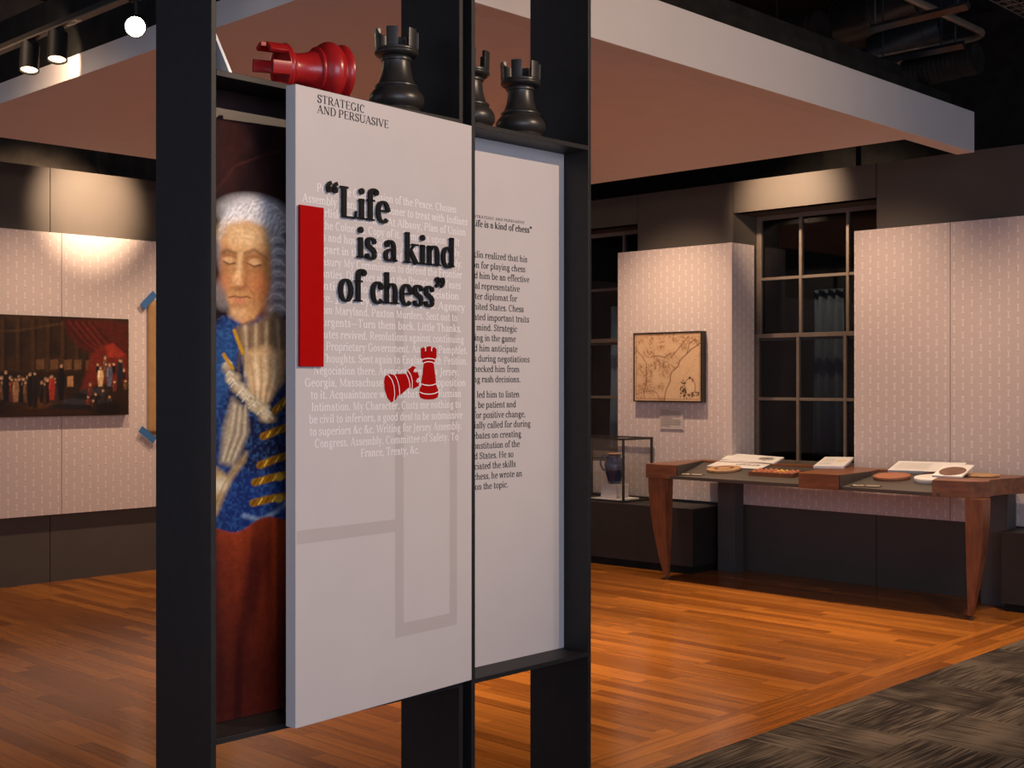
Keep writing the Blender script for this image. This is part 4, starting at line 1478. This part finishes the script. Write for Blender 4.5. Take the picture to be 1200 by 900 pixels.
pA, pB, pC, pD = atz(1040, -14, 3.6), atz(1148, 36, 3.6), atz(1150, 47, 3.6), atz(1030, 71, 3.6)
mb = MB()
cor = Vector((pB.x + 0.16, pB.y, 3.6))
path = [pA, pB]
for i in range(1, 9):
    a = i / 8 * math.pi / 2
    path.append(Vector((pB.x + 0.14 * math.sin(a), pB.y + 0.14 * (1 - math.cos(a)), 3.6)))
path.append(Vector((pB.x + 0.14, pB.y + 1.1, 3.6)))
mb.tube(path, 0.021, 12)
tag(mb.build('conduit_pipe', M['conduit'], smooth=True), 'bronze conduit pipe bent through a right angle under the black ceiling', 'pipe')
for (a, b, lab) in (((1020, 34), (1135, 6), 'upper black strut bar crossing under the ducts'), ((1030, 72), (1130, 52), 'lower black strut bar crossing under the ducts')):
    q0, q1 = atz(*a, 3.47), atz(*b, 3.47)
    mb = MB()
    mb.tube([q0, q1], 0.026, 4)
    t = thing('strut_bar', lab, 'strut', tuple(q0))
    mb.build('channel', M['duct'], t)
    for f_ in (0.05, 0.9):
        c = q0.lerp(q1, f_)
        mb = MB()
        mb.tube([c, (c.x, c.y, 4.6)], 0.007, 8)
        mb.build('rod', M['duct'], t)
# wire mesh tray
t = thing('cable_tray', 'black wire mesh cable tray under the ceiling at the top right corner', 'cable tray', (6.5, 2.9, 3.7))
mb = MB()
v0, v1, u0, u1 = 2.55, 3.12, 4.0, 8.4
for i in range(13):
    v = v0 + (v1 - v0) * i / 12
    mb.tube([(u0, v, 3.72), (u1, v, 3.72)], 0.0045, 5)
for v in (v0, v1):
    for z in (3.77, 3.82):
        mb.tube([(u0, v, z), (u1, v, z)], 0.0045, 5)
k = 0
u = u0
while u < u1:
    mb.tube([(u, v0, 3.83), (u, v0, 3.724), (u, v1, 3.724), (u, v1, 3.83)], 0.0045, 5)
    u += 0.10
mb.build('wire_mesh', M['conduit'], t)
for u in (5.0, 6.6, 8.1):
    mb = MB()
    for v in (v0 - 0.02, v1 + 0.02):
        mb.tube([(u, v, 3.70), (u, v, 4.6)], 0.007, 8)
    mb.tube([(u, v0 - 0.03, 3.705), (u, v1 + 0.03, 3.705)], 0.014, 6)
    mb.build('hanger', M['duct'], t)

# ================================================================== RIGHT WALL ITEMS
mp = thing('framed_map', 'old brown map in a thin dark frame, hung on the tall patterned panel', 'framed map', (8.45, 6.39, 1.333))
mv0, mv1, mz0, mz1 = 6.035, 6.740, 1.335, 1.917
mb = MB()
mb.box(8.442, 8.499, mv0, mv1, mz0, mz1)
mb.build('frame', M['map_frame'], mp, bevel=0.002)
mb = MB()
g_ = 0.012
for a, b, c, e in ((mv0, mv1, mz0, mz0 + g_), (mv0, mv1, mz1 - g_, mz1), (mv0, mv0 + g_, mz0 + g_, mz1 - g_), (mv1 - g_, mv1, mz0 + g_, mz1 - g_)):
    mb.box(8.436, 8.4418, a, b, c, e)
mb.build('moulding', M['map_frame'], mp)
P = Paint(0, 100, 0, 82, 300, 246, (206, 172, 136), 9)
n1, n2, n3 = P.noise(12, 10), P.noise(60, 50), P.noise(150, 120)
coast = [(46, 82), (47, 74), (50, 66), (55, 58), (55, 52), (58, 46), (63, 43), (67, 40), (69, 34), (73, 30), (80, 25), (86, 20), (92, 17), (100, 12)]
land = [(0, 82), (0, 0), (100, 0)] + coast[::-1]
lm = Paint(0, 100, 0, 82, 300, 246, (0, 0, 0))
lm.poly(land, (255, 255, 255), 0.6)
lmask = lm.c[..., 0]
P.put(lmask * np.clip(n2 * 1.5 - 0.45, 0, 1) * np.clip(n1 * 1.8 - 0.35, 0, 1), (140, 92, 56), 0.75)
P.put(lmask * (n3 > 0.66) * np.clip(n1 * 2.2 - 0.5, 0, 1) * (n2 > 0.4), (110, 72, 44), 0.6)
P.line(coast, 1.2, (86, 50, 28), 0.7, 0.9)
P.line([(3, 20), (12, 28), (18, 36), (19, 50), (17, 62), (14, 72), (16, 80)], 0.9, (96, 60, 34), 0.6, 0.9)
P.line([(14, 72), (24, 70), (34, 72), (38, 80)], 0.9, (96, 60, 34), 0.6, 0.8)
for pts in (((30, 34), (33, 40), (31, 44)), ((36, 32), (40, 36), (39, 42)), ((42, 40), (46, 34), (44, 42)), ((26, 28), (36, 27), (46, 29), (56, 24)), ((56, 30), (64, 22), (74, 12), (82, 4)), ((80, 24), (84, 12), (92, 8), (96, 16))):
    P.line(list(pts), 1.1, (90, 56, 32), 0.6, 0.85)
for i in range(16):
    P.ell(60 + i * 2.5, 68 - i * 2.1 - 0.05 * i * i, 0.5, 0.5, (120, 78, 46), 0.3, 0.8)
P.ell(84, 65, 8, 10, (210, 180, 144), 0.05)
P.line([(84 + 8 * math.cos(a / 3), 65 + 10 * math.sin(a / 3)) for a in range(20)], 0.9, (110, 70, 42), 0.5)
for i in range(70):
    x, y = (rg.uniform(70, 78), rg.uniform(56, 78)) if i % 2 else (rg.uniform(72, 98), rg.uniform(70, 79))
    P.ell(x, y, rg.uniform(0.5, 1.6), rg.uniform(0.5, 1.4), (44, 28, 20), 0.4, 0.8)
P.ell(84, 54, 1.6, 1.3, (30, 24, 30), 0.3)
P.ell(88, 57, 1.5, 2.2, (150, 60, 40), 0.4, 0.8)
P.line([(2, 2), (98, 2), (98, 80), (2, 80), (2, 2)], 0.6, (120, 78, 46), 0.4, 0.8)
P.c *= (0.93 + 0.14 * n2)[..., None]
canvas('map_sheet', P.c, lambda a, b: (8.4412, mv1 - g_ - (mv1 - mv0 - 2 * g_) * a, mz0 + g_ + (mz1 - mz0 - 2 * g_) * b), mp, vcol_mat('aged_map_paper', 0.5, 0.3))

mb = MB()
mb.box(8.488, 8.4995, 6.258, 6.500, 1.110, 1.287)
o = mb.build('label_card', mat('grey_card', (0.50, 0.44, 0.40), 0.6), bevel=0.001)
tag(o, 'small grey caption card on the wall beneath the framed map', 'label card')
mb = MB()
for i in range(11):
    z = 1.268 - i * 0.0132
    w = (0.10, 0.19, 0.2, 0.2, 0.2, 0.12, 0.2, 0.21, 0.2, 0.2, 0.10)[i]
    mb.box(8.4868, 8.4878, 6.486 - w, 6.486, z - 0.0035, z + 0.001)
mb.build('caption_lines', M['ink_grey'], o)

# plinth, vitrine, jug
t = thing('plinth', 'long low black wooden plinth under the glass case, left of the table', 'plinth', (8.25, 6.5, 0))
poly = [(8.05, 5.845), (8.455, 5.87), (8.455, 7.9), (7.93, 7.9)]
mb = MB()
mb.prism(poly, 0.06, 0.512)
mb.build('body', M['plinth'], t, bevel=0.002)
mb = MB()
mb.prism([(8.075, 5.875), (8.45, 5.89), (8.45, 7.88), (7.955, 7.88)], 0.0, 0.0598)
mb.build('toe_kick', M['black'], t)
VG = dict(u0=8.08, u1=8.455, v0=6.56, v1=7.22, z0=0.5122, z1=1.031)
t = thing('glass_case', 'small glass display case with thin black edges on the low plinth', 'display case', (8.26, 6.89, 0.512))
mb = MB()
u0, u1, v0, v1, z0, z1 = (VG[k] for k in ('u0', 'u1', 'v0', 'v1', 'z0', 'z1'))
for q in (((u0, v0), (u0, v1)), ((u1, v0), (u1, v1)), ((u0, v0), (u1, v0)), ((u0, v1), (u1, v1))):
    (a, b), (c, e) = q
    if a == c:
        mb.box(a - 0.003, a + 0.003, b, e, z0, z1)
    else:
        mb.box(a, c, b - 0.003, b + 0.003, z0, z1)
mb.box(u0, u1, v0, v1, z1 - 0.003, z1 + 0.003)
mb.build('glass', M['glass'], t)
mb = MB()
e_ = 0.008
for a in (u0, u1):
    for b in (v0, v1):
        mb.box(a - e_, a + e_, b - e_, b + e_, z0, z1 + e_)
for a in (u0, u1):
    for z in (z0 + e_, z1):
        mb.box(a - e_, a + e_, v0, v1, z - e_, z + e_)
for b in (v0, v1):
    for z in (z0 + e_, z1):
        mb.box(u0, u1, b - e_, b + e_, z - e_, z + e_)
mb.build('edge_frame', M['black_sat'], t)
JC = Vector((8.26, 6.80, 0.512))
t = thing('jug_stand', 'pale acrylic block stand on a white base plate inside the glass case', 'stand', tuple(JC))
mb = MB()
mb.box(JC.x - 0.14, JC.x + 0.14, JC.y - 0.15, JC.y + 0.15, 0.5124, 0.528)
mb.build('base_plate', M['white'], t, bevel=0.001)
mb = MB()
mb.box(JC.x - 0.08, JC.x + 0.08, JC.y - 0.085, JC.y + 0.085, 0.5282, 0.645)
mb.build('block', M['acrylic'], t, bevel=0.002)
t = thing('jug', 'dark blue glazed pottery jug with bare clay rim, inside the glass case', 'jug', (JC.x, JC.y, 0.645))
mb = MB()
mb.lathe([(0, 0), (0.052, 0), (0.055, 0.006), (0.06, 0.03), (0.072, 0.075), (0.083, 0.115), (0.087, 0.15), (0.083, 0.18), (0.068, 0.205), (0.056, 0.22), (0.053, 0.232), (0.058, 0.246), (0.062, 0.252), (0.055, 0.252), (0.048, 0.235), (0.05, 0.2), (0, 0.19)], 48, (JC.x, JC.y, 0.6455))
mb.build('body', M['jug'], t, smooth=True, angle=60)
mb = MB()
mb.lathe([(0.054, 0.2522), (0.0625, 0.2522), (0.0625, 0.257), (0.054, 0.257), (0.054, 0.2523)], 48, (JC.x, JC.y, 0.6455))
o = mb.build('rim', M['jug_rim'], t, smooth=True)
o['label'] = 'unglazed clay rim'
hd = Vector((-0.7181, 0.6960, 0))
hd = Vector((-0.6959, 0.7181, 0)).normalized()
hp = []
for rr_, z in ((0.052, 0.222), (0.085, 0.238), (0.112, 0.225), (0.122, 0.195), (0.118, 0.16), (0.105, 0.13), (0.085, 0.105)):
    hp.append((JC.x + hd.x * rr_, JC.y + hd.y * rr_, 0.6455 + z))
mb = MB()
mb.tube(hp, [0.013, 0.011, 0.010, 0.0095, 0.0095, 0.010, 0.012], 12)
o = mb.build('handle', M['jug'], t, smooth=True)
ss = o.modifiers.new('sub', 'SUBSURF')
ss.levels = ss.render_levels = 2

# black box at the right edge
t = thing('plinth', 'black wooden plinth at the far right edge beside the table leg', 'plinth', (8.3, 3.0, 0))
mb = MB()
mb.box(8.20, 8.46, 2.3, 3.475, 0.05, 0.52)
mb.build('body', M['plinth'], t, bevel=0.002)
mb = MB()
mb.box(8.22, 8.45, 2.32, 3.46, 0.0, 0.0498)
mb.build('toe_kick', M['black'], t)

# ================================================================== EXHIBIT TABLE
TZ, TB, LZ = 0.878, 0.772, 0.800
tb = thing('exhibit_table', 'long exhibit table with cherry wood arms, recessed dark top and tapered wooden legs', 'table', (8.0, 4.7, 0))


def arm(name, poly):
    mb = MB()
    mb.prism(poly, TB, TZ)
    return mb.build(name, M['wood'], tb, bevel=0.003)


arm('end_arm', [(7.665, 5.715), (7.66, 6.00), (7.78, 6.02), (8.30, 6.01), (8.30, 5.93)])
arm('middle_arm', [(7.635, 4.345), (7.635, 4.650), (8.30, 4.79), (8.30, 4.40), (8.12, 4.37)])
curve = []
for i in range(9):
    a = i / 8
    curve.append((7.80 + 0.06 * a + 0.44 * a ** 1.6, 3.375 + 0.06 * math.sin(a * math.pi) - 0.02 * a))
arm('end_arm', [(7.655, 3.690), (8.30, 3.90), (8.30, 3.355)] + curve[::-1][1:] + [(7.70, 3.45)])
mb = MB()
mb.box(8.3002, 8.43, 3.40, 6.02, TB, TZ)
mb.build('back_rail', M['wood'], tb, bevel=0.003)
LSL = 0.104


def lz(u):
    return 0.797 + LSL * (u - 7.66)


for poly in ([(7.66, 4.60), (7.66, 5.77), (8.2998, 5.95), (8.2998, 4.74)], [(7.66, 3.64), (7.66, 4.40), (8.2998, 4.45), (8.2998, 3.85)]):
    mb = MB()
    mb.hexa([(x, y, lz(x) - 0.024) for x, y in poly], [(x, y, lz(x)) for x, y in poly])
    mb.build('recessed_top', M['table_top'], tb, bevel=0.001)
# charcoal liners on the arm flanks facing the recessed tops
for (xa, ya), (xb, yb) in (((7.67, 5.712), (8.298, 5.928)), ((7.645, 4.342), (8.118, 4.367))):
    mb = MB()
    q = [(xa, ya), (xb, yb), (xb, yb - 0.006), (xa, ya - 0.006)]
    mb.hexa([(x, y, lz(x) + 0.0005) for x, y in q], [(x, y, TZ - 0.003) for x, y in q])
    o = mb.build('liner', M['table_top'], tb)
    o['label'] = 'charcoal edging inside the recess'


def leg(vi, vo, u, label=None):
    """straight inner side at vi, curved outer side starting at vo"""
    mb = MB()
    n = 16
    rows = []
    for i in range(n + 1):
        t = i / n                      # 0 top .. 1 foot
        z = TB - 0.0005 - (TB - 0.03) * t
        w = 1 - 0.78 * t ** 1.9
        v2 = vi + (vo - vi) * w
        hw = 0.055 * (1 - 0.72 * t ** 1.5)
        rows.append([(u - hw, vi, z), (u + hw, vi, z), (u + hw, v2, z), (u - hw, v2, z)])
    vs = [p for r in rows for p in r]
    fs = [(i * 4 + k, i * 4 + (k + 1) % 4, (i + 1) * 4 + (k + 1) % 4, (i + 1) * 4 + k) for i in range(n) for k in range(4)]
    fs += [(0, 1, 2, 3), (n * 4, n * 4 + 1, n * 4 + 2, n * 4 + 3)]
    mb.add(vs, fs)
    o = mb.build('leg', M['wood_leg'], tb, bevel=0.002)
    mb = MB()
    c = (u, vi + (vo - vi) * 0.13, 0)
    mb.lathe([(0, 0), (0.013, 0), (0.013, 0.022), (0.006, 0.024), (0.006, 0.031), (0, 0.031)], 16, c)
    g = mb.build('glide', M['black_sat'], o)
    g['label'] = 'small black foot glide'


leg(5.83, 5.985, 7.725)
leg(3.490, 3.372, 7.745)
for a, b in ((5.675, 5.835), (3.50, 3.69)):
    mb = MB()
    mb.box(8.375, 8.4995, a, b, 0, TB - 0.001)
    mb.box(8.369, 8.375, a + 0.0, a + 0.012, 0, TB - 0.001)
    mb.build('pedestal', M['pedestal'], tb, bevel=0.002)

# ------------------------------------------------------------------ things lying on the table


TILT = Matrix.Rotation(-math.atan(LSL), 3, 'Y')


def att(x, y, h=0.0):
    t = (x - CX) / F
    ku = 0.6959 * t + 0.7182
    Z = (EYE - 0.797 + LSL * 7.66 - h) / ((y - CY) / F + LSL * ku)
    u, v = _uv(t * Z, Z)
    return Vector((u, v, lz(u) + h))


def board(name, label, quad, t, material, cat, prints=(), parent=None):
    """quad: near-left, near-right, far-right, far-left top corners"""
    q = [Vector(p) for p in quad]
    q[2] = q[1] + q[3] - q[0]
    n = (q[1] - q[0]).cross(q[3] - q[0]).normalized()
    if n.z < 0:
        n = -n
    mb = MB()
    mb.slab(q, n, -t)
    if parent:
        o = mb.build(name, material, parent, bevel=0.0008)
    else:
        o = mb.build(name, material, bevel=0.0008)
        tag(o, label, cat)

    def P3(a, b, d):
        lo = q[0].lerp(q[1], a)
        hi = q[3].lerp(q[2], a)
        return lo.lerp(hi, b) + n * d
    return o, P3


# open folder: lower leaf on the dark top, upper leaf tilted over the back rail
of = thing('open_folder', 'open white folder with a round dark print, on the left bay of the table', 'folder', (8.2, 5.45, LZ))
lo = [att(828.5, 545.8, 0.010), att(891, 549.3, 0.010), att(906.5, 544.0, 0.012), att(845, 538.8, 0.012)]
o, f3 = board('lower_leaf', '', lo, 0.006, M['white'], '', parent=of)
mb = MB()
for i in range(9):
    a = 0.45 + 0.05 * i
    mb.add([f3(a, 0.35, 0.0012), f3(a + 0.035, 0.35, 0.0012), f3(a + 0.03, 0.35 + 0.1 + 0.2 * (i * 7 % 5) / 5, 0.0012), f3(a + 0.005, 0.5, 0.0012)], [(0, 1, 2, 3)])
mb.build('print', M['ink_grey'], o)
ub = lo[3].x
up = [lo[3] + Vector((0.002, 0, 0.008)), lo[2] + Vector((0.002, 0, 0.008)), atu(920.5, 533.5, lo[2].x + 0.20), atu(858, 531.0, lo[3].x + 0.20)]
o, f3 = board('upper_leaf', '', up, 0.012, M['white'], '', parent=of)
mb = MB()
for k in range(26):
    a = k * 2 * math.pi / 26
    r0, r1 = 0.35, 0.8 + 0.2 * (k % 3) / 2
    c = (0.76, 0.55)
    pts = [(c[0] + r * math.cos(a + da) * 0.16, c[1] + r * math.sin(a + da) * 0.30) for r, da in ((r0, -0.06), (r1, -0.05), (r1, 0.05), (r0, 0.06))]
    mb.add([f3(x, y, 0.0012) for x, y in pts], [(0, 1, 2, 3)])
mb.add([f3(0.76 + 0.055 * math.cos(i / 16 * 2 * math.pi), 0.55 + 0.12 * math.sin(i / 16 * 2 * math.pi), 0.0012) for i in range(16)], [tuple(range(16))])
mb.build('print', M['ink_grey'], o)


def disc(px, py, rx_px, z, thick, material, label, name='disc', tilt=None, r=None):
    c = att(px, py, 0.001)
    Z = 0.7182 * c.x + 0.696 * c.y
    rad = r or rx_px * Z / F
    mb = MB()
    mb.lathe([(0, 0), (rad * 0.97, 0), (rad, thick * 0.3), (rad, thick * 0.75), (rad * 0.985, thick), (rad * 0.6, thick * 1.02), (0, thick * 1.02)], 48, tuple(c), TILT)
    o = mb.build(name, material, smooth=True, angle=40)
    return tag(o, label, 'disc'), c, rad


o, c, rad = disc(848.5, 551.5, 20.3, LZ + 0.0005, 0.020, M['tan_disc'], 'tan wooden disc with a carved motif beside the open folder', 'wooden_disc')
mb = MB()
for k in range(14):
    a = k * 0.45
    p = [TILT @ Vector((rad * 0.5 * math.cos(a) + dx, rad * 0.5 * math.sin(a) + dy, 0.0208)) + c for dx, dy in ((-0.008, -0.014), (0.008, -0.014), (0.008, 0.014), (-0.008, 0.014))]
    mb.slab(p, TILT @ Vector((0, 0, 1)), 0.001)
mb.build('carved_motif', M['tray'], o)
disc(1045.5, 560.5, 21.3, LZ + 0.0005, 0.022, M['terra'], 'reddish terracotta disc in the right bay of the table', 'clay_disc')
o, c, rad = disc(1094, 564, 22, LZ + 0.0005, 0.030, M['white'], 'thick round white disc in front of the white plate on the table', 'white_disc')

# wooden tray of small pieces
trc = [att(877, 557.5), att(929, 560.5)]
t = thing('wooden_tray', 'shallow dark wooden tray of copper and gold pieces in the left bay of the table', 'tray', tuple(trc[0].lerp(trc[1], 0.5)))
ax = (trc[1] - trc[0])
L_ = ax.length
ax.normalize()
pn = Vector((-ax.y, ax.x, 0))
if pn.x < 0:
    pn = -pn
wd = 0.15


def tp_(a, b, z):
    q = trc[0] + ax * a + pn * b
    return Vector((q.x, q.y, lz(q.x) + z))


mb = MB()
for (a0, a1, b0, b1, za_, zb_) in ((0, L_, 0, 0.01, 0.0005, 0.03), (0, L_, wd - 0.01, wd, 0.0005, 0.03), (0, 0.01, 0.01, wd - 0.01, 0.0005, 0.03), (L_ - 0.01, L_, 0.01, wd - 0.01, 0.0005, 0.03), (0.01, L_ - 0.01, 0.01, wd - 0.01, 0.0005, 0.008)):
    mb.hexa([tp_(a0, b0, za_), tp_(a1, b0, za_), tp_(a1, b1, za_), tp_(a0, b1, za_)], [tp_(a0, b0, zb_), tp_(a1, b0, zb_), tp_(a1, b1, zb_), tp_(a0, b1, zb_)])
mb.build('tray_body', M['tray'], t)
ci = 0
for i in range(8):
    for j in range(3):
        a, b = 0.03 + (L_ - 0.06) * i / 7, 0.03 + (wd - 0.06) * j / 2
        gold = 4 <= i <= 5 and j > 0
        c = tp_(a, b, 0.0085)
        r = 0.017 + 0.003 * random.random()
        mb = MB()
        prof = [(0, 0), (r * 0.8, 0), (r, r * 0.5), (r * 0.92, r * 1.1), (r * 0.6, r * 1.6), (0, r * 1.8)]
        mb.lathe(prof, 10, tuple(c), Matrix.Rotation(random.random() * 6, 3, 'Z'))
        o = mb.build('token_piece', M['gold'] if gold else M['copper'], smooth=True, angle=30)
        tag(o, 'rounded gold token piece in the wooden tray' if gold else 'rounded copper token piece in the wooden tray', 'token', 'gold pieces in the tray' if gold else 'copper pieces in the tray')

# tilted boards on the back rail
o, f3 = board('reading_board', 'small tilted white board with a cream tab on the middle arm of the table', [atz(953, 546.0, TZ + 0.016), atz(988.5, 546.5, TZ + 0.016), atu(1000.5, 537.2, 8.42), atu(967, 535.2, 8.45)], 0.018, M['white'], 'board')
mb = MB()
mb.add([f3(0.58, 0.45, 0.001), f3(0.86, 0.45, 0.001), f3(0.88, 0.7, 0.001), f3(0.6, 0.7, 0.001)], [(0, 1, 2, 3)])
o2 = mb.build('tab', mat('cream_tab', (0.75, 0.62, 0.42), 0.5), o)
o2['label'] = 'cream coloured tab'
mb = MB()
for i in range(5):
    b = 0.2 + 0.13 * i
    mb.add([f3(0.1, b, 0.001), f3(0.5, b, 0.001), f3(0.5, b + 0.03, 0.001), f3(0.1, b + 0.03, 0.001)], [(0, 1, 2, 3)])
mb.build('print', mat('pale_grey_ink', (0.5, 0.45, 0.43), 0.6), o)
o, f3 = board('reading_board', 'wide tilted cream board at the back of the right bay of the table', [att(1040, 550.8, 0.020), att(1120, 553.5, 0.020), atu(1128, 544.0, 8.32), atu(1053.5, 540.0, 8.40)], 0.022, M['white'], 'board')
mb = MB()
for i in range(6):
    b = 0.25 + 0.1 * i
    mb.add([f3(0.08, b, 0.001), f3(0.55, b, 0.001), f3(0.55, b + 0.025, 0.001), f3(0.08, b + 0.025, 0.001)], [(0, 1, 2, 3)])
mb.build('print', mat('faint_ink', (0.55, 0.48, 0.43), 0.6), o)
o, f3 = board('white_plate', 'white tilted plate with a brown oval inset, beside the white disc on the table', [atz(1092, 557.0, TZ + 0.014), atz(1127, 558.5, TZ + 0.014), atu(1146, 545.0, 8.14), atu(1108, 543.5, 8.13)], 0.012, M['white'], 'plate')
mb = MB()
mb.add([f3(0.52 + 0.44 * math.cos(i / 32 * 2 * math.pi), 0.40 + 0.36 * math.sin(i / 32 * 2 * math.pi), 0.0015) for i in range(32)], [tuple(range(32))])
o2 = mb.build('oval_inset', M['oval'], o)
o2['label'] = 'brown oval inset'
mb = MB()
q = [atz(1137, 556.5, TZ + 0.004), atz(1172, 556.2, TZ + 0.004)]
c = Vector((8.16, 3.60, TZ + 0.001))
mb.lathe([(0, 0), (0.12, 0), (0.125, 0.006), (0.12, 0.014), (0, 0.015)], 40, tuple(c))
tag(mb.build('wooden_disc', M['tan_disc'], smooth=True), 'thin tan wooden disc on the right arm of the table', 'disc')


def strip_label(p0, p1, label):
    a, b = att(*p0), att(*p1)
    d = (b - a).normalized()
    n = Vector((-d.y, d.x, 0))
    if n.x < 0:
        n = -n
    mb = MB()
    up = Vector((0, 0, 1))
    q = [a, b, b + n * 0.05, a + n * 0.05]
    q = [Vector((p.x, p.y, lz(p.x) + 0.0006)) for p in q]
    mb.slab(q, TILT @ up, 0.004)
    o = mb.build('title_strip', mat('dark_strip', (0.03, 0.026, 0.022), 0.5))
    tag(o, label, 'label strip')
    mb = MB()
    for i in range(12):
        if i == 5:
            continue
        s0 = a + (b - a) * (0.06 + i * 0.075) + n * 0.015
        e1 = d * 0.013
        e2 = n * (0.02 if i % 3 else 0.026)
        mb.add([Vector((p.x, p.y, lz(p.x) + 0.0055)) for p in (s0, s0 + e1, s0 + e1 + e2, s0 + e2)], [(0, 1, 2, 3)])
    mb.build('raised_marks', mat('cream_marks', (0.6, 0.5, 0.36), 0.5), o)


strip_label((795, 556.8), (822, 557.8), 'small dark strip with cream marks at the front left corner of the table')
strip_label((996, 570.3), (1031, 571.3), 'small dark strip with cream marks right of the middle wooden arm')
